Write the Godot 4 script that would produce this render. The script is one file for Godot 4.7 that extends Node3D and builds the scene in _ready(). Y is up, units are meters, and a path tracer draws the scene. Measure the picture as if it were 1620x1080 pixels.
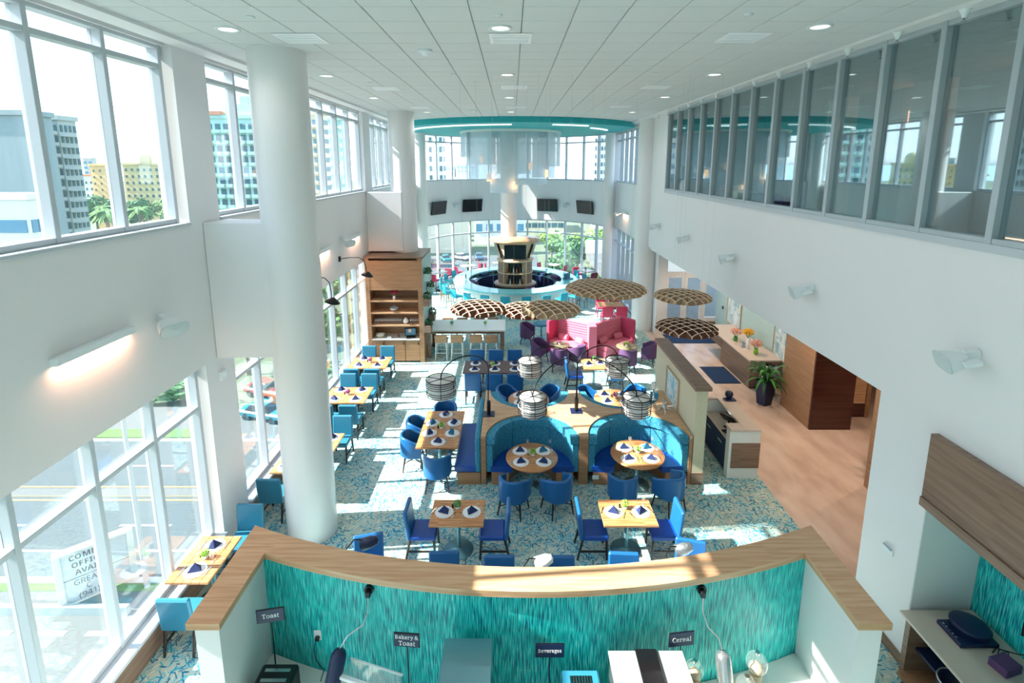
extends Node3D

var M := {}
var used := {}
var T := Transform3D()
var rng := RandomNumberGenerator.new()
const XL := -5.15
const XR := 5.5
const CE := 8.79
const SB := 3.65
const ST := 6.03
const LS := 0.5
const GY := -15.0
const BC := Vector3(0.17, 0, -26.2)

# ---------------------------------------------------------------- helpers
func numbered(n: String) -> String:
	if not used.has(n):
		used[n] = 0
		return n
	used[n] += 1
	return "%s_%03d" % [n, used[n]]

func S() -> SurfaceTool:
	var st := SurfaceTool.new()
	st.begin(Mesh.PRIMITIVE_TRIANGLES)
	st.set_smooth_group(-1)
	return st

func tri(st: SurfaceTool, a: Vector3, b: Vector3, c: Vector3) -> void:
	st.add_vertex(T * a)
	st.add_vertex(T * c)
	st.add_vertex(T * b)

func quad(st: SurfaceTool, a: Vector3, b: Vector3, c: Vector3, d: Vector3) -> void:
	tri(st, a, b, c)
	tri(st, a, c, d)

func box(st: SurfaceTool, c: Vector3, s: Vector3) -> void:
	st.set_smooth_group(-1)
	var h := s * 0.5
	var p := []
	for i in 8:
		p.append(c + Vector3(h.x if i & 1 else -h.x, h.y if i & 2 else -h.y, h.z if i & 4 else -h.z))
	quad(st, p[4], p[5], p[7], p[6])
	quad(st, p[1], p[0], p[2], p[3])
	quad(st, p[5], p[1], p[3], p[7])
	quad(st, p[0], p[4], p[6], p[2])
	quad(st, p[6], p[7], p[3], p[2])
	quad(st, p[0], p[1], p[5], p[4])

func bx(st: SurfaceTool, x0: float, x1: float, y0: float, y1: float, z0: float, z1: float) -> void:
	box(st, Vector3((x0 + x1) / 2, (y0 + y1) / 2, (z0 + z1) / 2), Vector3(absf(x1 - x0), absf(y1 - y0), absf(z1 - z0)))

# box with chamfered edges
func rbox(st: SurfaceTool, c: Vector3, s: Vector3, b: float) -> void:
	st.set_smooth_group(-1)
	var h := s * 0.5
	var q := {}
	for sx in [-1, 1]:
		for sy in [-1, 1]:
			for sz in [-1, 1]:
				var sg := Vector3(sx, sy, sz)
				for ax in 3:
					var v := Vector3(h.x - b, h.y - b, h.z - b) * sg
					v[ax] = h[ax] * sg[ax]
					q["%d%d%d%d" % [sx + 1, sy + 1, sz + 1, ax]] = c + v
	var k := func(sg: Vector3, ax: int): return q["%d%d%d%d" % [int(sg.x) + 1, int(sg.y) + 1, int(sg.z) + 1, ax]]
	for ax in 3:
		var u := (ax + 1) % 3
		var w := (ax + 2) % 3
		for sg1 in [-1, 1]:
			var pts := []
			for uv in [[-1, -1], [1, -1], [1, 1], [-1, 1]]:
				var sg := Vector3.ZERO
				sg[ax] = sg1
				sg[u] = uv[0]
				sg[w] = uv[1]
				pts.append(k.call(sg, ax))
			if sg1 > 0:
				quad(st, pts[0], pts[1], pts[2], pts[3])
			else:
				quad(st, pts[3], pts[2], pts[1], pts[0])
		for su in [-1, 1]:
			for sw in [-1, 1]:
				var s0 := Vector3.ZERO
				s0[ax] = -1
				s0[u] = su
				s0[w] = sw
				var s1 := s0
				s1[ax] = 1
				if su * sw > 0:
					quad(st, k.call(s0, u), k.call(s1, u), k.call(s1, w), k.call(s0, w))
				else:
					quad(st, k.call(s0, w), k.call(s1, w), k.call(s1, u), k.call(s0, u))
	for sx in [-1, 1]:
		for sy in [-1, 1]:
			for sz in [-1, 1]:
				var sg := Vector3(sx, sy, sz)
				if sx * sy * sz > 0:
					tri(st, k.call(sg, 0), k.call(sg, 1), k.call(sg, 2))
				else:
					tri(st, k.call(sg, 0), k.call(sg, 2), k.call(sg, 1))

func lathe(st: SurfaceTool, prof: Array, n: int = 24, c: Vector3 = Vector3.ZERO, a0: float = 0.0, a1: float = TAU) -> void:
	st.set_smooth_group(1)
	for i in n:
		var t0 := a0 + (a1 - a0) * i / n
		var t1 := a0 + (a1 - a0) * (i + 1) / n
		for j in prof.size() - 1:
			var p: Vector2 = prof[j]
			var r: Vector2 = prof[j + 1]
			var A := c + Vector3(p.x * cos(t0), p.y, p.x * sin(t0))
			var B := c + Vector3(p.x * cos(t1), p.y, p.x * sin(t1))
			var C2 := c + Vector3(r.x * cos(t1), r.y, r.x * sin(t1))
			var D := c + Vector3(r.x * cos(t0), r.y, r.x * sin(t0))
			if p.x > 0.00001:
				tri(st, A, C2, B)
			if r.x > 0.00001:
				tri(st, A, D, C2)
	st.set_smooth_group(-1)

# a lathe whose corners stay sharp: each pair of the profile is its own band
func turned(st: SurfaceTool, prof: Array, n: int = 24, c: Vector3 = Vector3.ZERO) -> void:
	for j in prof.size() - 1:
		lathe(st, [prof[j], prof[j + 1]], n, c + Vector3(0, 0, 0))

func cyl(st: SurfaceTool, p0: Vector3, p1: Vector3, r0: float, r1: float, n: int = 12) -> void:
	var d := (p1 - p0).normalized()
	var u := d.cross(Vector3.RIGHT if absf(d.x) < 0.9 else Vector3.UP).normalized()
	var w := d.cross(u)
	for i in n:
		var a := TAU * i / n
		var b := TAU * (i + 1) / n
		var ua := u * cos(a) + w * sin(a)
		var ub := u * cos(b) + w * sin(b)
		st.set_smooth_group(1)
		quad(st, p0 + ua * r0, p0 + ub * r0, p1 + ub * r1, p1 + ua * r1)
		st.set_smooth_group(-1)
		tri(st, p0, p0 + ub * r0, p0 + ua * r0)
		tri(st, p1, p1 + ua * r1, p1 + ub * r1)

func tube(st: SurfaceTool, pts: Array, r: float, n: int = 6) -> void:
	var rings := []
	var u := Vector3.ZERO
	for i in pts.size():
		var d: Vector3 = (pts[mini(i + 1, pts.size() - 1)] - pts[maxi(i - 1, 0)]).normalized()
		if u == Vector3.ZERO:
			u = d.cross(Vector3.RIGHT if absf(d.x) < 0.9 else Vector3.UP).normalized()
		u = (u - d * u.dot(d)).normalized()
		var w := d.cross(u)
		var ring := []
		for k in n:
			var a := TAU * k / n
			ring.append(pts[i] + (u * cos(a) + w * sin(a)) * r)
		rings.append(ring)
	st.set_smooth_group(1)
	for i in rings.size() - 1:
		for k in n:
			quad(st, rings[i][k], rings[i][(k + 1) % n], rings[i + 1][(k + 1) % n], rings[i + 1][k])
	st.set_smooth_group(-1)
	for k in n:
		tri(st, pts[0], rings[0][(k + 1) % n], rings[0][k])
		tri(st, pts[-1], rings[-1][k], rings[-1][(k + 1) % n])

func prism(st: SurfaceTool, poly: PackedVector2Array, y0: float, y1: float) -> void:
	st.set_smooth_group(-1)
	var idx := Geometry2D.triangulate_polygon(poly)
	var cw := Geometry2D.is_polygon_clockwise(poly)
	for i in range(0, idx.size(), 3):
		var a := poly[idx[i]]
		var b := poly[idx[i + 1]]
		var c := poly[idx[i + 2]]
		if (b - a).cross(c - a) > 0:
			var s := b
			b = c
			c = s
		tri(st, Vector3(a.x, y1, a.y), Vector3(b.x, y1, b.y), Vector3(c.x, y1, c.y))
		tri(st, Vector3(a.x, y0, a.y), Vector3(c.x, y0, c.y), Vector3(b.x, y0, b.y))
	var n := poly.size()
	for i in n:
		var a := poly[i]
		var b := poly[(i + 1) % n]
		if not cw:
			var s := a
			a = b
			b = s
		quad(st, Vector3(a.x, y0, a.y), Vector3(b.x, y0, b.y), Vector3(b.x, y1, b.y), Vector3(a.x, y1, a.y))

# a wall of given thickness that follows a path in plan; top heights per point
func ribbon(st: SurfaceTool, path: Array, ta: float, tb: float, ylo: float, yhi: Variant, smooth: bool = true) -> void:
	var n := path.size()
	var A := []
	var B := []
	for i in n:
		var d: Vector2 = (path[mini(i + 1, n - 1)] - path[maxi(i - 1, 0)]).normalized()
		var nn := Vector2(-d.y, d.x)
		A.append(path[i] + nn * ta)
		B.append(path[i] + nn * tb)
	for i in n - 1:
		var h0: float = yhi[i] if yhi is Array else yhi
		var h1: float = yhi[i + 1] if yhi is Array else yhi
		var a0 := Vector3(A[i].x, ylo, A[i].y)
		var a1 := Vector3(A[i + 1].x, ylo, A[i + 1].y)
		var b0 := Vector3(B[i].x, ylo, B[i].y)
		var b1 := Vector3(B[i + 1].x, ylo, B[i + 1].y)
		var a0t := Vector3(a0.x, h0, a0.z)
		var a1t := Vector3(a1.x, h1, a1.z)
		var b0t := Vector3(b0.x, h0, b0.z)
		var b1t := Vector3(b1.x, h1, b1.z)
		var g := 1 if smooth else -1
		st.set_smooth_group(g)
		quad(st, a1, a0, a0t, a1t)
		st.set_smooth_group(2 if smooth else -1)
		quad(st, b0, b1, b1t, b0t)
		st.set_smooth_group(3 if smooth else -1)
		quad(st, a1t, a0t, b0t, b1t)
		quad(st, a0, a1, b1, b0)
		st.set_smooth_group(-1)
		if i == 0:
			quad(st, a0, b0, b0t, a0t)
		if i == n - 2:
			quad(st, b1, a1, a1t, b1t)

func arc(c: Vector2, r: float, a0: float, a1: float, n: int) -> Array:
	var o := []
	for i in n + 1:
		var a := deg_to_rad(a0 + (a1 - a0) * i / n)
		o.append(c + Vector2(cos(a), sin(a)) * r)
	return o

func part(parent: Node, called: String, st: SurfaceTool, m: Material, label: String = "") -> MeshInstance3D:
	st.generate_normals()
	var o := MeshInstance3D.new()
	o.mesh = st.commit()
	o.material_override = m
	o.name = called
	parent.add_child(o, true)
	if label != "":
		o.set_meta("label", label)
	return o

func inst(parent: Node, called: String, mesh: Mesh, m: Material, at: Vector3, turn: Vector3 = Vector3.ZERO) -> MeshInstance3D:
	var o := MeshInstance3D.new()
	o.mesh = mesh
	o.material_override = m
	o.name = called
	parent.add_child(o, true)
	o.position = at
	o.rotation = turn
	return o

func bmesh(s: Vector3, b: float = 0.0) -> Mesh:
	var st := S()
	if b > 0:
		rbox(st, Vector3.ZERO, s, b)
	else:
		box(st, Vector3.ZERO, s)
	st.generate_normals()
	return st.commit()

func bpart(parent: Node, called: String, x0: float, x1: float, y0: float, y1: float, z0: float, z1: float, m: Material, b: float = 0.0) -> MeshInstance3D:
	var st := S()
	if b > 0:
		rbox(st, Vector3((x0 + x1) / 2, (y0 + y1) / 2, (z0 + z1) / 2), Vector3(absf(x1 - x0), absf(y1 - y0), absf(z1 - z0)), b)
	else:
		bx(st, x0, x1, y0, y1, z0, z1)
	return part(parent, called, st, m)

func thing(called: String, label: String, category: String, at: Vector3 = Vector3.ZERO, turn: float = 0.0, group: String = "") -> Node3D:
	var o := Node3D.new()
	o.name = numbered(called)
	add_child(o)
	o.position = at
	o.rotation.y = turn
	o.set_meta("label", label)
	o.set_meta("category", category)
	if group != "":
		o.set_meta("group", group)
	return o

func struct(called: String, label: String) -> Node3D:
	var o := Node3D.new()
	o.name = numbered(called)
	add_child(o)
	o.set_meta("kind", "structure")
	o.set_meta("label", label)
	return o

func proto() -> Node3D:
	return Node3D.new()

func put(p: Node3D, called: String, label: String, category: String, at: Vector3, turn: float = 0.0, group: String = "") -> Node3D:
	var o: Node3D = p.duplicate()
	o.name = numbered(called)
	add_child(o)
	o.position = at
	o.rotation.y = turn
	o.set_meta("label", label)
	o.set_meta("category", category)
	if group != "":
		o.set_meta("group", group)
	return o

func text_part(parent: Node, txt: String, size: float, m: Material, at: Vector3, turn: Vector3, italic: bool = false, bold: bool = false) -> void:
	var f := SystemFont.new()
	f.font_names = PackedStringArray(["Droid Serif" if italic else "Droid Sans"])
	f.font_italic = italic
	f.font_weight = 700 if bold else 400
	var t := TextMesh.new()
	t.font = f
	t.text = txt
	t.font_size = 32
	t.pixel_size = size / 32.0
	t.depth = 0.003
	inst(parent, "lettering", t, m, at, turn)

# ---------------------------------------------------------------- materials
func col(r: int, g: int, b: int) -> Color:
	return Color(r / 255.0, g / 255.0, b / 255.0)

func mt(n: String, c: Color, r: float = 0.5, me: float = 0.0, tex: Texture2D = null, sc: float = 1.0) -> StandardMaterial3D:
	var m := StandardMaterial3D.new()
	m.resource_name = n
	m.albedo_color = c
	m.roughness = r
	m.metallic = me
	if tex:
		m.albedo_texture = tex
		m.uv1_triplanar = true
		m.uv1_world_triplanar = true
		m.uv1_scale = Vector3.ONE * sc
	M[n] = m
	return m

func streaks(w: int, h: int, sw: int, sh: int, stops: Array, seed_: int, freq: float) -> ImageTexture:
	var fn := FastNoiseLite.new()
	fn.seed = seed_
	fn.noise_type = FastNoiseLite.TYPE_SIMPLEX
	fn.frequency = freq
	fn.fractal_octaves = 4
	var im := fn.get_seamless_image(sw, sh)
	im.resize(w, h, Image.INTERPOLATE_CUBIC)
	var out := Image.create(w, h, false, Image.FORMAT_RGB8)
	var gr := Gradient.new()
	var offs := PackedFloat32Array()
	var cols := PackedColorArray()
	for s in stops:
		offs.append(s[0])
		cols.append(s[1])
	gr.offsets = offs
	gr.colors = cols
	for y in h:
		for x in w:
			out.set_pixel(x, y, gr.sample(im.get_pixel(x, y).r))
	return ImageTexture.create_from_image(out)

func carpet_tex() -> ImageTexture:
	var N := 1536
	var data := PackedByteArray()
	data.resize(N * N * 3)
	var zone := func(x: float, y: float) -> float:
		var u := x / N * TAU
		var v := y / N * TAU
		return 0.5 + 0.22 * sin(3 * u + 2.0 * sin(2 * v)) + 0.2 * sin(4 * v + 1.5 * sin(3 * u) + 1.0) + 0.12 * sin(7 * u + 5 * v)
	for y in N:
		for x in N:
			var i := (y * N + x) * 3
			data[i] = 182
			data[i + 1] = 202
			data[i + 2] = 192
	var blues := [[14, 128, 170], [20, 154, 188], [58, 178, 204], [14, 92, 128], [112, 194, 206]]
	var warms := [[226, 220, 194], [182, 182, 156], [150, 182, 172], [234, 234, 218], [84, 148, 160]]
	for k in 17000:
		var cx := rng.randi_range(0, N - 1)
		var cy := rng.randi_range(0, N - 1)
		var z: float = zone.call(cx, cy)
		var c: Array = blues[rng.randi_range(0, 4)] if rng.randf() < clampf(z * 1.8 - 0.15, 0.32, 0.95) else warms[rng.randi_range(0, 4)]
		var a := PI * 0.25 * rng.randi_range(0, 3) + rng.randf_range(-0.2, 0.2)
		var L := rng.randi_range(12, 28)
		var wd := 3 if rng.randf() < 0.6 else 4
		for s in L:
			var fx := cx + cos(a) * s
			var fy := cy + sin(a) * s
			for t in wd:
				var px := posmod(int(fx - sin(a) * t), N)
				var py := posmod(int(fy + cos(a) * t), N)
				var i := (py * N + px) * 3
				data[i] = c[0]
				data[i + 1] = c[1]
				data[i + 2] = c[2]
	return ImageTexture.create_from_image(Image.create_from_data(N, N, false, Image.FORMAT_RGB8, data))

func art_tex(seed_: int) -> ImageTexture:
	rng.seed = seed_
	var im := Image.create(96, 128, false, Image.FORMAT_RGB8)
	im.fill(col(198, 224, 226))
	for k in 90:
		var c := [col(170, 206, 214), col(226, 236, 238), col(140, 184, 196), col(192, 218, 222), col(214, 226, 222)]
		var w := rng.randi_range(3, 22)
		var h := rng.randi_range(6, 40)
		im.fill_rect(Rect2i(rng.randi_range(0, 96 - w), rng.randi_range(0, 128 - h), w, h), c[rng.randi_range(0, 4)])
	im.resize(48, 64, Image.INTERPOLATE_BILINEAR)
	im.resize(192, 256, Image.INTERPOLATE_CUBIC)
	return ImageTexture.create_from_image(im)

func glow(n: String, c: Color, e: float) -> void:
	var m := mt(n, c, 0.6)
	m.emission_enabled = true
	m.emission = c
	m.emission_energy_multiplier = e

func glass(n: String, c: Color, a: float) -> void:
	var m := mt(n, Color(c.r, c.g, c.b, a), 0.02)
	m.transparency = BaseMaterial3D.TRANSPARENCY_ALPHA
	m.metallic_specular = 0.7

func make_materials() -> void:
	rng.seed = 7
	mt("paint", col(230, 229, 229), 0.55)
	mt("ceiling_tile", col(216, 218, 218), 0.9)
	mt("grid_bar", col(196, 208, 206), 0.5)
	mt("frame", col(190, 198, 204), 0.35)
	mt("frame_grey", col(178, 190, 196), 0.35, 0.3)
	mt("column_paint", col(230, 230, 229), 0.3)
	glass("window_glass", col(170, 205, 208), 0.05)
	glass("clear_glass", col(235, 245, 245), 0.06)
	var ig := mt("inner_glass", Color(0.80, 0.90, 0.92, 0.36), 0.02, 1.0)
	ig.transparency = BaseMaterial3D.TRANSPARENCY_ALPHA
	var one := Image.create(4, 4, false, Image.FORMAT_RGB8)
	one.fill(Color.WHITE)
	ig.albedo_texture = ImageTexture.create_from_image(one)
	mt("carpet", Color.WHITE, 0.95, 0.0, carpet_tex(), 1.0 / 7.0)
	var stone := streaks(512, 512, 256, 96, [[0.0, col(190, 164, 146)], [0.5, col(214, 190, 172)], [1.0, col(224, 206, 190)]], 3, 0.02)
	mt("stone", Color.WHITE, 0.32, 0.0, stone, 0.25)
	var oak := streaks(512, 512, 24, 512, [[0.0, col(190, 146, 108)], [0.5, col(206, 164, 126)], [1.0, col(218, 180, 144)]], 11, 0.035)
	mt("oak", Color.WHITE, 0.22, 0.0, oak, 0.8)
	mt("oak_dull", col(206, 196, 188), 0.5, 0.0, oak, 0.8)
	var plank := streaks(512, 512, 16, 512, [[0.0, col(146, 92, 54)], [0.4, col(190, 130, 82)], [0.7, col(206, 148, 98)], [1.0, col(222, 178, 134)]], 5, 0.05)
	mt("plank", Color.WHITE, 0.35, 0.0, plank, 1.1)
	var wal := streaks(512, 512, 24, 512, [[0.0, col(118, 92, 75)], [0.5, col(134, 108, 90)], [1.0, col(146, 120, 101)]], 17, 0.03)
	mt("walnut", Color.WHITE, 0.4, 0.0, wal, 0.7)
	mt("mahogany", col(150, 106, 106), 0.18, 0.0, wal, 0.5)
	mt("dark_wood", col(44, 36, 34), 0.4)
	mt("brown_table", col(168, 140, 128), 0.4, 0.0, wal, 0.8)
	var paper := streaks(1024, 512, 512, 26, [[0.15, col(4, 84, 112)], [0.34, col(6, 156, 160)], [0.5, col(10, 198, 192)], [0.66, col(36, 210, 202)], [0.88, col(150, 232, 224)]], 23, 0.1)
	mt("wallpaper", Color.WHITE, 0.45, 0.0, paper, 0.9)
	var tw := streaks(256, 256, 90, 256, [[0.25, col(8, 70, 116)], [0.45, col(22, 124, 162)], [0.6, col(40, 144, 176)], [0.8, col(118, 196, 208)]], 31, 0.16)
	mt("tweed", Color.WHITE, 0.75, 0.0, tw, 1.6)
	var weave := streaks(256, 256, 64, 256, [[0.0, col(186, 182, 150)], [0.5, col(208, 204, 176)], [1.0, col(224, 220, 196)]], 37, 0.15)
	mt("woven", Color.WHITE, 0.8, 0.0, weave, 2.0)
	mt("blue_leather", col(28, 98, 158), 0.33)
	mt("blue_seat", col(14, 72, 160), 0.36)
	mt("teal_leather", col(46, 122, 150), 0.33)
	mt("aqua_vinyl", col(22, 158, 184), 0.4)
	mt("purple_felt", col(92, 64, 106), 0.85)
	mt("bronze", col(126, 118, 94), 0.35)
	mt("pink_felt", col(216, 118, 142), 0.8)
	mt("pink_dark", col(192, 66, 102), 0.8)
	mt("red_seat", col(190, 44, 82), 0.5)
	mt("maroon", col(124, 40, 66), 0.5)
	mt("napkin", col(30, 48, 96), 0.8)
	mt("napkin_teal", col(30, 104, 140), 0.8)
	mt("china", col(242, 244, 246), 0.35)
	mt("lace", col(238, 240, 244), 0.7)
	mt("steel", col(200, 204, 208), 0.25, 0.9)
	mt("chrome", col(225, 228, 230), 0.12, 1.0)
	mt("pedestal", col(120, 168, 180), 0.3, 0.6)
	mt("black_metal", col(26, 28, 32), 0.35, 0.4)
	mt("black_plastic", col(18, 20, 26), 0.4)
	mt("navy", col(16, 34, 74), 0.4)
	mt("navy_mat", col(14, 52, 92), 0.9)
	mt("grille_grey", col(196, 208, 208), 0.7)
	mt("white_plastic", col(226, 234, 236), 0.4)
	mt("white_stone", col(226, 232, 228), 0.25)
	mt("marble_grey", col(148, 154, 150), 0.25)
	mt("beige_stone", col(210, 194, 180), 0.3)
	mt("aqua_glass_top", col(140, 222, 224), 0.12)
	mt("teal_paint", col(22, 172, 180), 0.55)
	mt("leaf", col(70, 148, 60), 0.6)
	mt("leaf_dark", col(34, 92, 48), 0.6)
	mt("leaf_lime", col(140, 196, 60), 0.6)
	mt("flower_pink", col(240, 190, 170), 0.7)
	mt("flower_yellow", col(244, 196, 60), 0.7)
	mt("flower_purple", col(150, 70, 120), 0.7)
	mt("lattice_light", col(206, 180, 148), 0.6)
	mt("lattice_pale", col(176, 146, 114), 0.6)
	mt("lattice_dark", col(100, 62, 46), 0.6)
	mt("ply_edge", col(230, 208, 180), 0.6)
	mt("lamp_white", col(240, 240, 236), 0.6)
	mt("sage_wall", col(176, 206, 204), 0.6)
	mt("tv_screen", col(20, 18, 22), 0.18)
	mt("bottle_green", col(40, 70, 50), 0.15)
	mt("bottle_amber", col(140, 80, 40), 0.15)
	mt("bottle_clear", col(200, 214, 214), 0.15)
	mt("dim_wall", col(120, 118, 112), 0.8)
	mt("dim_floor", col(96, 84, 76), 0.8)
	mt("violet_box", col(70, 50, 150), 0.6)
	mt("green_box", col(90, 170, 60), 0.6)
	var cur := mt("bead_curtain", Color(0.84, 0.91, 0.95, 0.55), 0.5)
	cur.transparency = BaseMaterial3D.TRANSPARENCY_ALPHA
	glow("warm_bulb", Color(1.0, 0.78, 0.6), 1.4)
	glow("lamp_tube", Color(0.95, 0.97, 0.95), 0.9)
	glow("down_glow", Color(1.0, 0.98, 0.94), 1.6)
	glow("warm_strip", Color(1.0, 0.72, 0.55), 3.0)
	glow("screen_glow", Color(0.55, 0.72, 0.8), 0.7)
	# outside
	mt("asphalt", col(74, 84, 86), 0.9)
	mt("pavement", col(94, 98, 96), 0.9)
	mt("lawn", col(84, 122, 58), 0.95)
	mt("white_line", col(190, 192, 190), 0.8)
	mt("yellow_line", col(168, 142, 84), 0.8)
	mt("earth", col(92, 104, 82), 0.95)
	mt("sea", col(150, 182, 196), 0.25)
	mt("crown", col(78, 118, 56), 0.8)
	mt("crown_dark", col(66, 112, 66), 0.8)
	mt("crown_bright", col(112, 154, 62), 0.8)
	mt("trunk", col(126, 112, 94), 0.9)
	mt("grey_block", col(136, 152, 154), 0.8)
	mt("grey_tower", col(160, 170, 166), 0.8)
	mt("tan_block", col(222, 184, 126), 0.8)
	mt("olive_block", col(196, 184, 136), 0.8)
	mt("white_block", col(226, 228, 226), 0.8)
	mt("mint_block", col(178, 214, 206), 0.8)
	mt("cream_block", col(226, 214, 190), 0.8)
	mt("far_block", col(186, 186, 180), 0.9)
	mt("pane_dark", col(52, 92, 104), 0.2)
	mt("pane_blue", col(80, 132, 160), 0.2)
	mt("roof_tile", col(196, 130, 104), 0.8)
	mt("car_white", col(232, 234, 236), 0.3)
	mt("car_blue", col(70, 96, 120), 0.3)
	mt("car_red", col(170, 50, 44), 0.3)
	mt("car_teal", col(40, 120, 132), 0.3)
	mt("car_dark", col(40, 46, 52), 0.3)
	mt("tyre", col(26, 26, 28), 0.9)
	mt("sign_grey", col(206, 208, 196), 0.7)
	mt("sign_ink", col(60, 62, 70), 0.7)
	var leaf_b: StandardMaterial3D = M.leaf
	leaf_b.backlight_enabled = true
	leaf_b.backlight = Color(0.1, 0.2, 0.05)

# ---------------------------------------------------------------- start
func _ready() -> void:
	var cam := Camera3D.new()
	cam.name = "camera"
	add_child(cam)
	cam.position = Vector3(0, 6.97, 0)
	cam.rotation_degrees = Vector3(-10.142, 0, 0)
	cam.projection = Camera3D.PROJECTION_FRUSTUM
	cam.near = 0.1
	cam.far = 30000.0
	cam.size = 0.1 * 1080.0 / 805.0
	cam.frustum_offset = Vector2(0, -0.1 * 136.0 / 805.0)
	cam.current = true
	var env := Environment.new()
	env.background_mode = Environment.BG_SKY
	var sk := ProceduralSkyMaterial.new()
	sk.sky_top_color = Color(0.66, 0.81, 0.95)
	sk.sky_horizon_color = Color(0.92, 0.95, 0.975)
	sk.sky_curve = 0.18
	sk.ground_horizon_color = Color(0.80, 0.88, 0.90)
	sk.ground_bottom_color = Color(0.5, 0.55, 0.52)
	sk.sky_energy_multiplier = 1.65
	sk.ground_energy_multiplier = 1.0
	var sky := Sky.new()
	sky.sky_material = sk
	env.sky = sky
	env.tonemap_mode = Environment.TONE_MAPPER_LINEAR
	env.tonemap_exposure = 1.1
	env.sdfgi_enabled = true
	env.ssao_enabled = true
	env.ssil_enabled = true
	var we := WorldEnvironment.new()
	we.environment = env
	we.name = "environment"
	add_child(we)
	var sun := DirectionalLight3D.new()
	sun.name = "sun"
	add_child(sun)
	sun.look_at_from_position(Vector3.ZERO, Vector3(1.0, -0.82, -0.08))
	sun.light_color = Color(1.0, 0.98, 0.94)
	sun.light_energy = 6.5
	sun.light_angular_distance = 0.6
	sun.shadow_enabled = true

	make_materials()
	build_shell()
	build_glazing()
	build_right_side()
	build_outside()
	build_buffet()
	build_booths()
	build_tables()
	build_lounge()
	build_rotunda_things()
	build_fixtures()

func lamp(called: String, at: Vector3, c: Color, e: float, size: float = 0.05) -> void:
	var l := OmniLight3D.new()
	l.name = called
	add_child(l, true)
	l.position = at
	l.light_color = c
	l.light_energy = e
	l.light_size = size
	l.omni_range = 40.0
	l.omni_attenuation = 2.0
	l.shadow_enabled = true

func spot(called: String, at: Vector3, to: Vector3, c: Color, e: float, ang: float = 60.0, size: float = 0.08) -> void:
	var l := SpotLight3D.new()
	l.name = called
	add_child(l, true)
	var up := Vector3.UP if absf((to - at).normalized().y) < 0.95 else Vector3.RIGHT
	l.look_at_from_position(at, to, up)
	l.light_color = c
	l.light_energy = e
	l.light_size = size
	l.spot_range = 40.0
	l.spot_attenuation = 2.0
	l.spot_angle = ang
	l.spot_angle_attenuation = 0.8
	l.shadow_enabled = true

func area(called: String, at: Vector3, to: Vector3, sz: Vector2, c: Color, e: float) -> void:
	var l := AreaLight3D.new()
	l.name = called
	add_child(l, true)
	var up := Vector3.UP if absf((to - at).normalized().y) < 0.95 else Vector3.FORWARD
	l.look_at_from_position(at, to, up)
	l.area_size = sz
	l.light_color = c
	l.light_energy = e
	l.area_range = 40.0
	l.shadow_enabled = true

# ---------------------------------------------------------------- room shell
func wall_path() -> Array:
	var p := []
	for i in 37:
		var a := deg_to_rad(-73.0 + 146.0 * i / 36.0)
		p.append(Vector2(BC.x + 5.3 * sin(a), BC.z - 5.3 * cos(a)))
	return p

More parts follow.
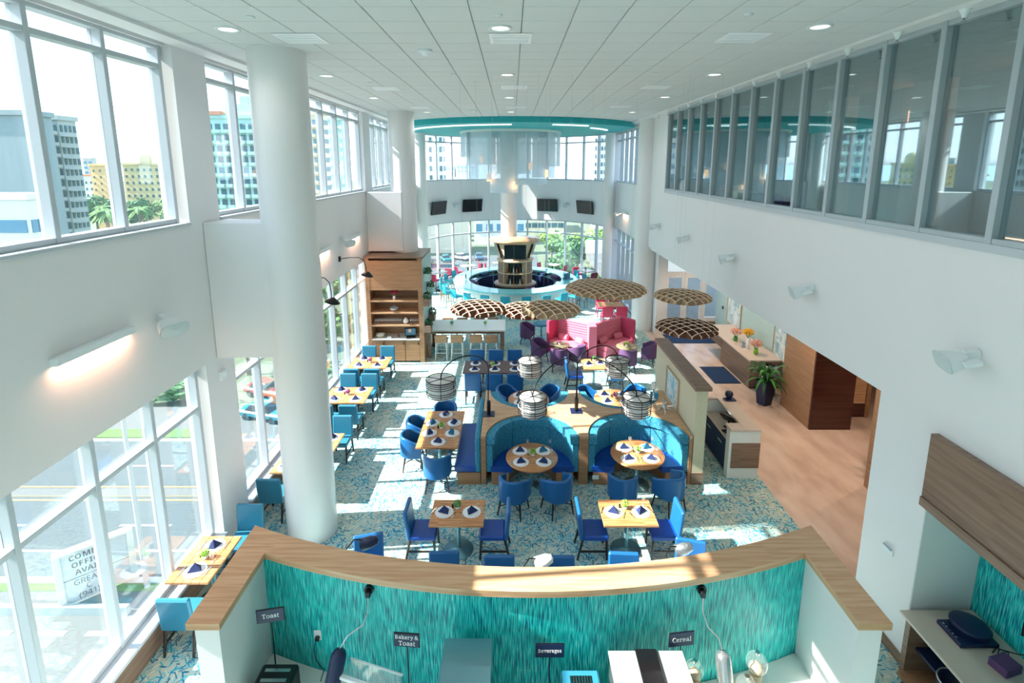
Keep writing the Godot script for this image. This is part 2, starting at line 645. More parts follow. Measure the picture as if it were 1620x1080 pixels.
func build_shell() -> void:
	# floor: carpet slab and stone lobby slab
	var fl := struct("floor", "patterned blue and cream carpet floor of the restaurant")
	var poly := PackedVector2Array([Vector2(-5.5, 4), Vector2(5.62, 4), Vector2(5.62, -27.8)])
	for q in wall_path():
		var d: Vector2 = (q - Vector2(BC.x, BC.z)).normalized()
		poly.append(q + d * 0.15)
	poly.append(Vector2(-5.5, -27.8))
	# order: right side up to the curve, then back along it
	var p2 := PackedVector2Array([Vector2(-5.5, 4), Vector2(5.6, 4), Vector2(5.6, -27.8)])
	var wp := wall_path()
	wp.reverse()
	for q in wp:
		var d: Vector2 = (q - Vector2(BC.x, BC.z)).normalized()
		p2.append(q + d * 0.15)
	p2.append(Vector2(-5.5, -27.8))
	var st := S()
	prism(st, p2, -0.4, 0.0)
	part(fl, "carpet", st, M.carpet)
	var lf := struct("floor_lobby", "pinkish beige stone floor of the lobby")
	bpart(lf, "stone_slab", 5.6, 14.0, -0.4, 0.0, 4.0, -22.0, M.stone)
	# ceiling
	var ce := struct("ceiling", "white square tile ceiling in a metal grid")
	st = S()
	prism(st, p2, CE + 0.03, CE + 0.4)
	part(ce, "ceiling_slab", st, M.grid_bar)
	var tw := 0.635
	var tl := 0.61
	var tm := bmesh(Vector3(tw - 0.013, 0.03, tl - 0.02), 0.005)
	var n := 0
	var rest := S()
	for k in range(-17, 40):
		for i in range(-8, 9):
			var x := 0.13 + tw * (i - 0.5)
			var z := -6.39 - tl * (k + 0.5)
			if absf(x) > 5.0 or (x < -4.9):
				continue
			if k >= 0 and n < 300:
				inst(ce, "ceiling_tile", tm, M.ceiling_tile, Vector3(x, CE + 0.016, z))
				n += 1
			elif z > -27.0:
				box(rest, Vector3(x, CE + 0.016, z), Vector3(tw - 0.013, 0.03, tl - 0.02))
	var rp := part(ce, "far_ceiling_tiles", rest, M.ceiling_tile)
	rp.set_meta("kind", "stuff")
	bpart(ce, "ceiling_border", XL, -4.84, CE - 0.05, CE + 0.03, 4, -27.8, M.paint)
	bpart(ce, "ceiling_border", 5.2, 5.6, CE - 0.04, CE + 0.03, 4, -27.8, M.paint)
	# left wall
	var wl := struct("wall_left", "white left wall with piers and deep spandrel between two rows of windows")
	for b in [[4.0, -8.1], [-8.95, -18.05], [-18.9, -27.3]]:
		bpart(wl, "spandrel", -5.55, XL, SB, ST, b[0], b[1], M.paint)
	bpart(wl, "pier", -5.55, XL, -0.4, CE + 0.3, -8.1, -8.95, M.paint)
	bpart(wl, "pier", -5.55, XL, -0.4, CE + 0.3, -18.05, -18.9, M.paint)
	bpart(wl, "pier", -5.55, XL, -0.4, CE + 0.3, -27.3, -28.0, M.paint)
	for b in [[4.0, -8.1], [-8.95, -18.05], [-18.9, -27.3]]:
		bpart(wl, "sill_wall", -5.55, -5.2, -0.4, LS - 0.04, b[0], b[1], M.paint)
		bpart(wl, "window_header", -5.55, -5.25, 8.72, CE + 0.3, b[0], b[1], M.paint)
		bpart(wl, "sill_board", -5.5, -5.08, LS - 0.05, LS, b[0], b[1], M.frame, 0.008)
		bpart(wl, "sill_board", -5.5, -5.12, ST - 0.015, ST + 0.03, b[0], b[1], M.frame, 0.008)
	var bl := struct("baseboard_left", "dark wood base panel below the left windows")
	bpart(bl, "base_panel", -5.21, -5.17, 0.0, LS - 0.05, 4, -8.1, M.walnut)
	bpart(bl, "base_panel", -5.21, -5.17, 0.0, LS - 0.05, -8.95, -18.05, M.walnut)
	var b1 := struct("beam", "white boxed beam between the left wall and the near column")
	bpart(b1, "beam_box", XL + 0.003, -4.0, SB, ST - 0.02, -8.42, -9.05, M.paint, 0.012)
	var b2 := struct("beam", "white boxed beam between the left wall and the far column")
	bpart(b2, "beam_box", XL + 0.003, -3.9, 3.9, ST - 0.02, -18.0, -18.9, M.paint, 0.012)
	# columns
	var cl := [["tall round white column in front of the left windows", Vector3(-3.85, 0, -8.77), 0.455],
		["round white column rising behind the wooden shelf unit", Vector3(-3.92, 0, -18.5), 0.46],
		["round white column at the right end of the hall", Vector3(5.6, 0, -21.1), 0.46],
		["round white column in the middle of the bar", Vector3(-0.17, 0, -26.6), 0.42],
		["slim round white column at the left end of the curved wall", Vector3(-4.75, 0, -26.9), 0.28],
		["slim round white column at the right end of the curved wall", Vector3(5.1, 0, -27.0), 0.25]]
	for c in cl:
		var o := struct("column", c[0])
		st = S()
		lathe(st, [Vector2(c[2], 0), Vector2(c[2], CE + 0.05)], 48, c[1])
		part(o, "shaft", st, M.column_paint)
	# right wall
	var wr := struct("wall_right", "white right wall below the long interior windows")
	bpart(wr, "spandrel", XR, XR + 0.3, SB, ST + 0.02, 4, -18.4, M.paint)
	bpart(wr, "end_strip", XR, XR + 0.3, SB, CE + 0.3, -18.4, -20.0, M.paint)
	bpart(wr, "pier", XR + 0.001, 6.35, -0.4, SB + 0.05, -6.07, -7.12, M.paint, 0.01)
	bpart(wr, "pier", 5.95, 6.35, -0.4, CE, -20.3, -21.4, M.paint)
	bpart(wr, "spandrel", XR + 0.1, XR + 0.4, SB, ST + 0.02, -22.7, -27.9, M.paint)
	bpart(wr, "pier", XR + 0.1, XR + 0.4, -0.4, CE + 0.3, -21.0, -22.7, M.paint)
	bpart(wr, "pier", XR + 0.1, XR + 0.4, SB, CE + 0.3, -19.9, -21.0, M.paint)
	bpart(wr, "pier", XR + 0.1, XR + 0.4, -0.4, CE + 0.3, -27.9, -28.2, M.paint)
	bpart(wr, "header", XR + 0.1, XR + 0.4, 8.6, CE + 0.3, -22.7, -27.9, M.paint)
	bpart(wr, "baseboard", XR - 0.02, XR, 0, 0.16, -6.07, -7.12, M.walnut)
	# curved far wall
	var wf := struct("wall_far", "white curved wall of the rotunda between two bands of windows")
	st = S()
	ribbon(st, wall_path(), -0.15, 0.15, SB, ST + 0.02)
	part(wf, "spandrel", st, M.paint)
	st = S()
	ribbon(st, wall_path(), -0.15, 0.15, 8.6, CE + 0.3)
	part(wf, "header", st, M.paint)
	st = S()
	ribbon(st, wall_path(), -0.15, 0.15, -0.4, 0.3)
	part(wf, "base", st, M.paint)
	bpart(wf, "end_pier", -5.55, -4.85, -0.4, CE + 0.3, -27.6, -28.1, M.paint)
	bpart(wf, "end_pier", 5.18, 5.9, -0.4, CE + 0.3, -27.7, -28.1, M.paint)
	# wall behind the viewer
	var wb := struct("wall_back", "white wall closing the hall behind the viewer")
	bpart(wb, "back_panel", -5.55, 14.0, -0.4, CE + 0.4, 4.0, 4.3, M.paint)
	# teal ceiling ring over the bar
	var rg := struct("ceiling_disc", "round turquoise dropped ceiling over the circular bar")
	var pts := PackedVector2Array()
	for i in 72:
		var a := TAU * i / 72
		var q := Vector2(BC.x + 6.05 * sin(a), BC.z + 6.05 * cos(a))
		q.x = clampf(q.x, -5.1, 5.45)
		var dd := q - Vector2(BC.x, BC.z)
		if q.y < BC.z and dd.length() > 5.12:
			q = Vector2(BC.x, BC.z) + dd.normalized() * 5.12
		pts.append(q)
	st = S()
	prism(st, pts, 8.57, CE + 0.02)
	part(rg, "soffit", st, M.teal_paint)

# a straight row of windows in the plane x = xg; the light k spans z0 + k*step
func window_row(called: String, label: String, xg: float, z0: float, z1: float, y0: float, y1: float, count: int, transom: float, fm: Material, gm: Material, dep: float = 0.17, wid: float = 0.07) -> void:
	var w := struct(called, label)
	var inn := signf(-xg)
	var xm := xg + inn * (dep * 0.5 - 0.05)
	var step := (z1 - z0) / count
	var mm := bmesh(Vector3(dep, y1 - y0, wid), 0.006)
	for k in count + 1:
		inst(w, "mullion", mm, fm, Vector3(xm, (y0 + y1) / 2, z0 + step * k))
	var L := absf(step) - wid
	var rails := [y0 + 0.035, y1 - 0.035]
	if transom > 0:
		rails.append(transom)
	var rm := bmesh(Vector3(dep - 0.02, 0.07, L), 0.006)
	for k in count:
		for r in rails:
			inst(w, "rail", rm, fm, Vector3(xm, r, z0 + step * (k + 0.5)))
	var cuts := [y0 + 0.07, y1 - 0.07]
	if transom > 0:
		cuts = [y0 + 0.07, transom - 0.035, transom + 0.035, y1 - 0.07]
	for c in range(0, cuts.size(), 2):
		var pm := bmesh(Vector3(0.012, cuts[c + 1] - cuts[c], L))
		for k in count:
			inst(w, "pane", pm, gm, Vector3(xg, (cuts[c] + cuts[c + 1]) / 2, z0 + step * (k + 0.5)))

func curved_row(called: String, label: String, y0: float, y1: float, transom: float) -> void:
	var w := struct(called, label)
	var da := 13.2
	var mm := bmesh(Vector3(0.09, y1 - y0, 0.16), 0.006)
	var L := 2 * 5.3 * sin(deg_to_rad(da / 2)) - 0.09
	var rm := bmesh(Vector3(L, 0.07, 0.12), 0.006)
	var cuts := [y0 + 0.07, transom - 0.035, transom + 0.035, y1 - 0.07]
	var pms := [bmesh(Vector3(L, cuts[1] - cuts[0], 0.012)), bmesh(Vector3(L, cuts[3] - cuts[2], 0.012))]
	for k in range(-5, 7):
		var a := deg_to_rad(-4.5 + da * k)
		inst(w, "mullion", mm, M.frame, Vector3(BC.x + 5.3 * sin(a), (y0 + y1) / 2, BC.z - 5.3 * cos(a)), Vector3(0, -a, 0))
		if k == 6:
			continue
		var b := a + deg_to_rad(da / 2)
		var rr := 5.3 * cos(deg_to_rad(da / 2))
		var at := Vector3(BC.x + rr * sin(b), 0, BC.z - rr * cos(b))
		for r in [y0 + 0.035, transom, y1 - 0.035]:
			inst(w, "rail", rm, M.frame, at + Vector3(0, r, 0), Vector3(0, -b, 0))
		for c in 2:
			inst(w, "pane", pms[c], M.window_glass, at + Vector3(0, (cuts[2 * c] + cuts[2 * c + 1]) / 2, 0), Vector3(0, -b, 0))

func build_glazing() -> void:
	var sets := [["nearest", 3.75, -8.02, 11], ["middle", -8.95, -18.05, 8], ["farthest", -18.9, -27.3, 8]]
	var wi := 7
	for s in sets:
		wi += 2
		window_row("window_%d" % wi, "upper %s bay of tall windows on the left wall" % s[0], -5.4, s[1], s[2], ST + 0.03, 8.74, s[3], 8.42, M.frame, M.window_glass)
		window_row("window_%d" % (wi + 1), "lower %s bay of street windows on the left wall" % s[0], -5.4, s[1], s[2], LS, SB, s[3], 2.92, M.frame, M.window_glass)
	window_row("window_3", "upper windows on the right beside the curved wall", 5.75, -22.7, -27.9, ST + 0.02, 8.6, 5, 8.2, M.frame, M.window_glass)
	window_row("window_4", "lower windows on the right beside the curved wall", 5.75, -22.7, -27.9, 0.02, SB, 5, 2.9, M.frame, M.window_glass)
	curved_row("window_5", "upper band of windows in the curved far wall", ST + 0.02, 8.6, 8.2)
	curved_row("window_6", "lower band of windows in the curved far wall", 0.3, SB, 2.85)
	# long interior glazing on the right
	window_row("window_7", "long row of interior windows high on the right wall", XR + 0.05, -5.79 + 1.045 * 9, -5.79 - 1.045 * 12, ST + 0.04, 8.75, 21, -1.0, M.frame_grey, M.inner_glass, 0.14, 0.085)
	var sl := struct("trim_1", "pale sill strip below the interior windows")
	bpart(sl, "sill_strip", XR - 0.03, XR + 0.12, ST - 0.06, ST + 0.04, 4, -18.42, M.frame)
	bpart(sl, "head_strip", XR - 0.02, XR + 0.12, 8.73, 8.79, 4, -18.42, M.frame)

func build_right_side() -> void:
	# upper corridor behind the interior windows
	var up := struct("wall_corridor", "dim walls and floor of the corridor behind the interior windows")
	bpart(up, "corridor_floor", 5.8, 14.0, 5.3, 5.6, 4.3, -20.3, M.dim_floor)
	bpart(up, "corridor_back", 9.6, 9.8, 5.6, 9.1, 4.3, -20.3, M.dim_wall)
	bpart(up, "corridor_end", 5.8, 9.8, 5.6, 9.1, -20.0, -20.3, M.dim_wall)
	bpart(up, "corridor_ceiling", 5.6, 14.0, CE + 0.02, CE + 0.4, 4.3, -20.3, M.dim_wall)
	for z in [-8.2, -11.4, -14.6]:
		bpart(up, "corridor_pier", 9.3, 9.6, 5.6, CE + 0.02, z, z - 0.9, M.paint)
	# lobby
	var lc := struct("ceiling_lobby", "low white ceiling over the lobby")
	bpart(lc, "lobby_slab", 5.8, 14.0, SB, 5.3, 4.3, -22.0, M.paint)
	var lw := struct("wall_lobby", "pale sage side wall of the lobby")
	bpart(lw, "side_panel", 8.5, 8.7, 0, SB, -14.1, -20.5, M.sage_wall)
	bpart(lw, "wood_base", 8.46, 8.5, 0, 0.3, -14.1, -20.5, M.walnut)
	lw = struct("wall_lobby_far", "dark wood walls at the far side of the lobby")
	bpart(lw, "far_panel", 13.8, 14.0, -0.4, SB, 4.3, -22.0, M.walnut)
	lw = struct("wall_lobby_rear", "mahogany wall at the rear of the lobby")
	bpart(lw, "rear_panel", 8.7, 14.0, -0.4, SB, -16.5, -16.7, M.mahogany)
	lw = struct("wall_lobby_near", "white wall closing the near end of the lobby")
	bpart(lw, "near_panel", 6.35, 14.0, -0.4, SB, -3.0, -3.2, M.paint)
	var dw := struct("wall_entrance", "cream wall round the glazed lobby entrance")
	bpart(dw, "lintel", 6.2, 8.9, 3.3, SB, -20.5, -20.7, M.paint)
	bpart(dw, "side", 6.2, 6.38, 0, SB, -20.5, -20.7, M.paint)
	bpart(dw, "door_base", 8.1, 8.9, 0.0, 0.5, -20.45, -20.7, M.walnut)
	var d1 := struct("door_1", "cream framed glazed double doors of the lobby entrance")
	for x in [6.38, 7.16, 7.94]:
		var w := 0.74
		var lo := 0.02 if x < 7.5 else 0.5
		for e in [[x, x + 0.11, lo, 2.5], [x + w - 0.08, x + w + 0.03, lo, 2.5], [x + 0.11, x + w - 0.08, lo, lo + 0.18], [x + 0.11, x + w - 0.08, 2.36, 2.5], [x, x + w + 0.03, 2.5, 2.62]]:
			bpart(d1, "door_frame", e[0], e[1], e[2], e[3], -20.52, -20.6, M.paint)
		bpart(d1, "door_pane", x + 0.11, x + w - 0.08, lo + 0.18, 2.36, -20.555, -20.565, M.clear_glass)
		bpart(d1, "door_pane", x, x + w, 2.62, 3.3, -20.555, -20.565, M.clear_glass)
		if x < 7.5:
			var st := S()
			cyl(st, Vector3(x + (w - 0.12 if x < 7 else 0.14), 0.8, -20.47), Vector3(x + (w - 0.12 if x < 7 else 0.14), 1.4, -20.47), 0.015, 0.015, 8)
			part(d1, "door_handle", st, M.steel)
	var ps := struct("wall_terrace", "bluish terrace floor and parapet outside the lobby doors")
	bpart(ps, "terrace_floor", 5.9, 20.0, -0.4, -0.02, -22.0, -40.0, M.pavement)
	bpart(ps, "terrace_parapet", 5.9, 20.0, -0.02, 1.0, -40.0, -40.3, M.paint)
	# mahogany and panel blocks
	var mb := thing("wood_cabinet_block", "large glossy mahogany wall block beside the lobby plant", "cabinet", Vector3(8.42, 0, -13.3))
	bpart(mb, "front_panel", -0.5, 0.6, 0.62, SB - 0.01, 0.7, 0.75, M.mahogany)
	bpart(mb, "front_panel", -0.5, 0.6, 0.0, 0.61, 0.7, 0.75, M.mahogany)
	bpart(mb, "side_panel", -0.5, -0.45, 0.62, SB - 0.01, -0.75, 0.69, M.oak_dull)
	bpart(mb, "side_panel", -0.5, -0.45, 0.0, 0.61, -0.75, 0.69, M.oak_dull)
	bpart(mb, "core", -0.44, 0.55, 0.0, SB - 0.02, -0.75, 0.69, M.walnut)
	var pb := thing("wood_door_panel", "orange lit wood door panel past the mahogany block", "door", Vector3(9.6, 0, -13.3))
	bpart(pb, "leaf", -0.4, 0.25, 0.4, 3.3, -0.04, 0.04, M.oak)
	bpart(pb, "kick_panel", -0.4, 0.25, 0.0, 0.39, -0.04, 0.05, M.mahogany)
	bpart(pb, "frame_post", 0.25, 0.36, 0.0, 3.3, -0.06, 0.08, M.oak_dull)
	var pp := thing("wall_panel_pier", "slim wood panelled pier beside the right wall opening", "pier", Vector3(7.95, 0, -9.9))
	bpart(pp, "upper_panel", -0.2, 0.3, 0.62, SB - 0.01, -0.25, 0.25, M.oak_dull)
	bpart(pp, "lower_panel", -0.2, 0.3, 0.0, 0.6, -0.25, 0.25, M.oak_dull)
	# buffet niche on the right
	var nk := struct("wall_niche", "right buffet niche with turquoise grasscloth wallpaper")
	bpart(nk, "niche_back", 6.35, 6.6, -0.4, SB, 4.3, -6.1, M.wallpaper)
	bpart(nk, "niche_top", XR, 6.6, SB - 0.15, SB, 4.3, -6.1, M.paint)

# ---------------------------------------------------------------- outside
func crown_mesh(n: int, seed_: int, leaf: float) -> Mesh:
	var r := RandomNumberGenerator.new()
	r.seed = seed_
	var st := S()
	var lobes := []
	for i in 9:
		lobes.append([Vector3(r.randf_range(-0.55, 0.55), r.randf_range(-0.35, 0.5), r.randf_range(-0.55, 0.55)), r.randf_range(0.35, 0.55)])
	for i in n:
		var lb: Array = lobes[i % 9]
		var d := Vector3(r.randfn(), r.randfn(), r.randfn()).normalized()
		var p: Vector3 = lb[0] + d * lb[1] * r.randf_range(0.8, 1.0)
		var u := d.cross(Vector3(r.randfn(), r.randfn(), r.randfn())).normalized()
		var w := (d.cross(u) + d * r.randf_range(-0.6, 0.6)).normalized()
		var s := leaf * r.randf_range(0.7, 1.4)
		tri(st, p - u * s, p + u * s, p + w * s * 1.6)
		tri(st, p + u * s, p - u * s, p - w * s)
	st.generate_normals()
	return st.commit()

func palm_proto() -> Node3D:
	var p := proto()
	var st := S()
	tube(st, [Vector3(0, 0, 0), Vector3(0.1, 2.5, 0), Vector3(0.25, 5, 0.05), Vector3(0.3, 7, 0.1)], 0.18, 7)
	part(p, "trunk", st, M.trunk)
	for k in 15:
		st = S()
		var a := TAU * k / 15.0 + 0.2 * (k % 3)
		var up := 0.9 if k % 2 else 0.35
		var d := Vector3(cos(a), 0, sin(a))
		var sd := Vector3(-sin(a), 0, cos(a))
		var prev := []
		for i in 6:
			var t := i / 5.0
			var c := Vector3(0.3, 7, 0.1) + d * 2.6 * t + Vector3(0, up * t * 2.0 - 2.6 * t * t, 0)
			var w := 0.42 * sin(PI * minf(t * 0.9 + 0.08, 1.0))
			var now := [c - sd * w - Vector3(0, w * 0.5, 0), c, c + sd * w - Vector3(0, w * 0.5, 0)]
			if prev:
				quad(st, prev[0], prev[1], now[1], now[0])
				quad(st, prev[1], prev[2], now[2], now[1])
			prev = now
		part(p, "frond", st, M.crown)
	return p

func tree_proto(cm: Mesh, m: Material) -> Node3D:
	var p := proto()
	var st := S()
	cyl(st, Vector3(0, 0, 0), Vector3(0, 3.2, 0), 0.28, 0.16, 8)
	part(p, "trunk", st, M.trunk)
	var c := inst(p, "crown", cm, m, Vector3(0, 4.9, 0))
	c.scale = Vector3(3.4, 3.0, 3.4)
	return p

func car_proto(m: Material) -> Node3D:
	var p := proto()
	var st := S()
	rbox(st, Vector3(0, 0.62, 0), Vector3(1.8, 0.6, 4.4), 0.16)
	part(p, "body", st, m)
	st = S()
	var b := [Vector3(-0.8, 0.9, -1.5), Vector3(0.8, 0.9, -1.5), Vector3(0.8, 0.9, 1.1), Vector3(-0.8, 0.9, 1.1)]
	var t := [Vector3(-0.62, 1.42, -0.95), Vector3(0.62, 1.42, -0.95), Vector3(0.62, 1.42, 0.45), Vector3(-0.62, 1.42, 0.45)]
	for i in 4:
		quad(st, b[(i + 1) % 4], b[i], t[i], t[(i + 1) % 4])
	part(p, "cabin_windows", st, M.car_dark)
	st = S()
	rbox(st, Vector3(0, 1.44, -0.25), Vector3(1.28, 0.08, 1.5), 0.03)
	part(p, "roof", st, m)
	for x in [-0.82, 0.82]:
		for z in [-1.35, 1.35]:
			st = S()
			cyl(st, Vector3(x - 0.1, 0.33, z), Vector3(x + 0.1, 0.33, z), 0.33, 0.33, 14)
			part(p, "wheel", st, M.tyre)
	return p

# a block whose faces towards +z and +x carry separate windows and optional balcony slabs
func building(label: String, x0: float, x1: float, z0: float, dz: float, top: float, m: Material, wm: Material, cols: int, fl: float, first: float, wfrac: float, hfrac: float, balc: bool, side_cols: int = 0, group: String = "") -> Node3D:
	var o := thing("building", label, "building", Vector3((x0 + x1) / 2, GY, z0), 0.0, group)
	var w := x1 - x0
	var h := top - GY
	var st := S()
	bx(st, -w / 2, w / 2, 0, h, 0, -dz)
	part(o, "wall", st, m)
	st = S()
	bx(st, -w / 2 - 0.3, w / 2 + 0.3, h, h + 0.7, 0.3, -dz - 0.3)
	part(o, "parapet", st, m)
	var cw := w / cols
	var wmesh := bmesh(Vector3(cw * wfrac, fl * hfrac, 0.3))
	var bm := bmesh(Vector3(cw * (wfrac + 0.1), fl * 0.3, 1.0))
	var sm := bmesh(Vector3(0.3, fl * hfrac, dz / maxi(side_cols, 1) * wfrac))
	var y := h - fl * 0.75
	while y > first - GY:
		for i in cols:
			inst(o, "window", wmesh, wm, Vector3(-w / 2 + cw * (i + 0.5), y, 0.0))
			if balc:
				inst(o, "balcony", bm, m, Vector3(-w / 2 + cw * (i + 0.5), y - fl * 0.42, 0.5))
		for i in side_cols:
			inst(o, "window", sm, wm, Vector3(w / 2, y, -dz * (i + 0.5) / side_cols))
		y -= fl
	return o

func build_outside() -> void:
	var gr := struct("ground", "pale ground around the streets far below")
	bpart(gr, "ground_plane", -700, 400, GY - 0.5, GY, 60, -700, M.earth)
	var se := struct("sea", "pale hazy bay water reaching to the horizon")
	bpart(se, "water", -12000, 12000, GY - 1.5, GY - 1.0, -650, -16000, M.sea)
	var rd := struct("road", "grey asphalt street with lane lines seen through the left windows")
	bpart(rd, "asphalt", -300, -12, GY, GY + 0.05, -23.9, -37.6, M.asphalt)
	bpart(rd, "parking_lot", -60, -12, GY, GY + 0.04, -12.0, -22.0, M.pavement)
	bpart(rd, "parking_lot", -60, 6, GY, GY + 0.04, -100.0, -122.0, M.asphalt)
	for z in [-30.3, -30.75, -31.7]:
		bpart(rd, "centre_line", -300, -12, GY + 0.05, GY + 0.07, z, z - 0.14, M.yellow_line)
	bpart(rd, "median", -300, -19.5, GY + 0.05, GY + 0.08, -30.8, -31.6, M.pavement)
	bpart(rd, "edge_line", -300, -12, GY + 0.05, GY + 0.07, -25.8, -25.95, M.white_line)
	for k in 12:
		bpart(rd, "lane_dash", -21.0 - 9.0 * k, -24.2 - 9.0 * k, GY + 0.05, GY + 0.07, -27.9, -28.05, M.white_line)
		bpart(rd, "lane_dash", -25.0 - 9.0 * k, -28.0 - 9.0 * k, GY + 0.05, GY + 0.07, -34.2, -34.35, M.white_line)
	for k in 9:
		bpart(rd, "parking_stripe", -16.0 - 2.6 * k, -17.6 - 2.6 * k, GY + 0.04, GY + 0.06, -20.5, -20.75, M.white_line)
	var pv := struct("pavement", "pale sidewalks and lawn strips beside the street")
	bpart(pv, "kerb", -300, -12, GY, GY + 0.16, -23.5, -23.9, M.white_line)
	bpart(pv, "lawn_strip", -300, -12, GY, GY + 0.12, -23.0, -23.5, M.lawn)
	bpart(pv, "sidewalk", -300, -12, GY, GY + 0.1, -21.9, -23.0, M.pavement)
	bpart(pv, "planter_wall", -60, -19, GY, GY + 0.5, -21.6, -21.85, M.grey_tower)
	bpart(pv, "far_kerb", -300, -12, GY, GY + 0.16, -37.6, -37.9, M.white_line)
	bpart(pv, "far_sidewalk", -300, -12, GY, GY + 0.1, -37.9, -43.5, M.pavement)
	for k in 8:
		bpart(pv, "lawn_patch", -30.0 - 14.0 * k, -34.5 - 14.0 * k, GY + 0.1, GY + 0.16, -38.1, -39.4, M.lawn)
	bpart(pv, "lawn_patch", -25.0, -28.6, GY + 0.1, GY + 0.16, -38.1, -39.4, M.lawn)
	# hedges
	var hm := crown_mesh(500, 77, 0.10)
	for h in [[-31.5, -44.8, 4.4, "clipped dark hedge across the street"], [-46.0, -46.0, 6.0, "long hedge further left across the street"], [-19.0, -49.0, 4.0, "hedge across the street by the parked red car"]]:
		var o := thing("hedge", h[3], "hedge", Vector3(h[0], GY, h[1]))
		var c := inst(o, "foliage", hm, M.crown_dark, Vector3(0, 0.9, 0))
		c.scale = Vector3(h[2], 1.3, 1.6)
	# trees
	var ca := crown_mesh(900, 5, 0.085)
	var cb := crown_mesh(900, 9, 0.085)
	var tp := [tree_proto(ca, M.crown), tree_proto(cb, M.crown_dark), tree_proto(ca, M.crown_bright)]
	var pp := palm_proto()
	var tr := RandomNumberGenerator.new()
	tr.seed = 41
	var k := 0
	var taken := []
	for spec in [[-150.0, -95.0, -118.0, -166.0, 36, 2], [-70.0, -50.0, -72.0, -100.0, 14, 1], [-46.0, -26.0, -62.0, -116.0, 20, 0], [8.0, 20.0, -84.0, -120.0, 12, 2], [24.0, 60.0, -70.0, -140.0, 14, 1], [-30.0, -20.0, -50.0, -60.0, 5, 2]]:
		for i in int(spec[4]):
			var x := 0.0
			var z := 0.0
			var ok := false
			for tries in 60:
				x = tr.randf_range(spec[0], spec[1])
				z = tr.randf_range(spec[3], spec[2])
				ok = true
				for q in taken:
					if Vector2(x, z).distance_to(q) < (9.0 if spec[0] < -100 else 7.0):
						ok = false
				if ok:
					break
			if not ok:
				continue
			taken.append(Vector2(x, z))
			var places := ["among the far left blocks", "before the pale green tower", "beyond the middle left windows", "behind the right rotunda windows", "by the right side windows", "across the street"]
			var nm: String = places[[-150.0, -70.0, -46.0, 8.0, 24.0, -30.0].find(spec[0])]
			var pr: Node3D = tp[(int(spec[5]) + i) % 3]
			var o: Node3D
			if spec[0] < -60 and i % 3 == 0:
				o = put(pp, "palm_tree", "green palm tree %s" % nm, "palm", Vector3(x, GY, z), tr.randf() * TAU, "palms " + nm)
			else:
				o = put(pr, "tree", "leafy green tree %s" % nm, "tree", Vector3(x, GY, z), tr.randf() * TAU, "trees " + nm)
			var s := tr.randf_range(0.8, 1.05)
			o.scale = Vector3.ONE * s * (1.1 if spec[0] > 0 else 1.65 if spec[0] < -100 else 1.0)
			k += 1
	# buildings on the left
	building("tall grey concrete block at the far left edge of the view", -96, -70.2, -76, 4, 14.0, M.grey_block, M.grey_tower, 9, 40, 40, 0.4, 0.8, false)
	var bt := building("slim grey apartment tower with stacked open balconies", -75.6, -72.8, -84, 3.4, 14.0, M.grey_tower, M.pane_dark, 3, 1.75, -12, 0.45, 0.6, true, 4)
	var bd := RandomNumberGenerator.new()
	bd.seed = 2
	for i in 15:
		var rl := bpart(bt, "balcony_rail", 1.4, 2.4, 1.9 + i * 1.75, 2.0 + i * 1.75, 0.2, -2.4, M.grey_tower)
		rl.name = "balcony_slab"
	building("low white and blue office building at the left edge", -82, -57.0, -60, 2.5, 2.9, M.white_block, M.pane_blue, 5, 4.2, -12, 0.82, 0.36, false, 3)
	building("distant blue high rise on the left skyline", -348.5, -340.5, -420, 4, 11.5, M.far_block, M.pane_blue, 2, 4, 0, 0.6, 0.5, false)
	building("orange tan apartment block with small square windows", -139, -132.6, -170, 2.5, 6.5, M.tan_block, M.pane_dark, 3, 2.1, -9, 0.2, 0.35, false, 2)
	var dm := building("olive tan apartment block with a round dome on top", -132, -119.5, -175, 3, 6.8, M.olive_block, M.pane_dark, 6, 2.2, -9, 0.34, 0.42, false)
	var st := S()
	lathe(st, [Vector2(2.3, 0), Vector2(2.3, 2.0), Vector2(1.9, 2.9), Vector2(1.1, 3.6), Vector2(0, 3.9)], 16, Vector3(0.2, 22.3, -1.5))
	part(dm, "dome", st, M.olive_block)
	var wr := building("white low houses with red roof tiles beyond the palms", -181, -171, -210, 3, 1.6, M.white_block, M.pane_dark, 5, 2.6, -10, 0.3, 0.4, false)
	bpart(wr, "roof", -7, 7, 17.2, 18.0, 0.5, -3.5, M.roof_tile)
	var t1 := building("pale green residential tower with many balconies behind the near column", -61.5, -51.5, -105, 3, 16.0, M.mint_block, M.pane_dark, 6, 2.15, -10, 0.62, 0.55, true, 4)
	bpart(t1, "penthouse", -1.0, 4.5, 31.7, 33.8, -0.5, -2.8, M.mint_block)
	bpart(t1, "penthouse", 2.0, 3.6, 33.8, 35.4, -0.6, -2.6, M.mint_block)
	bpart(t1, "roof_slab", -6.2, -1.4, 31.7, 32.4, 0.6, -3, M.roof_tile)
	building("cream tower seen just right of the near column", -51.5, -46.8, -130, 3, 19.0, M.cream_block, M.pane_blue, 3, 2.3, -8, 0.5, 0.5, true, 3)
	building("mint tower behind the cream tower", -54.0, -49.0, -152, 4, 19.6, M.mint_block, M.white_block, 3, 2.6, -6, 0.45, 0.55, false, 3)
	building("blue grey tower seen past the far column", -33.5, -27.4, -122, 3, 15.5, M.far_block, M.pane_blue, 4, 2.4, -8, 0.55, 0.5, true, 3)
	building("white tower with dark windows left of the rotunda windows", -23.5, -19.2, -145, 4, 26, M.white_block, M.pane_dark, 3, 2.6, -10, 0.5, 0.55, false, 3)
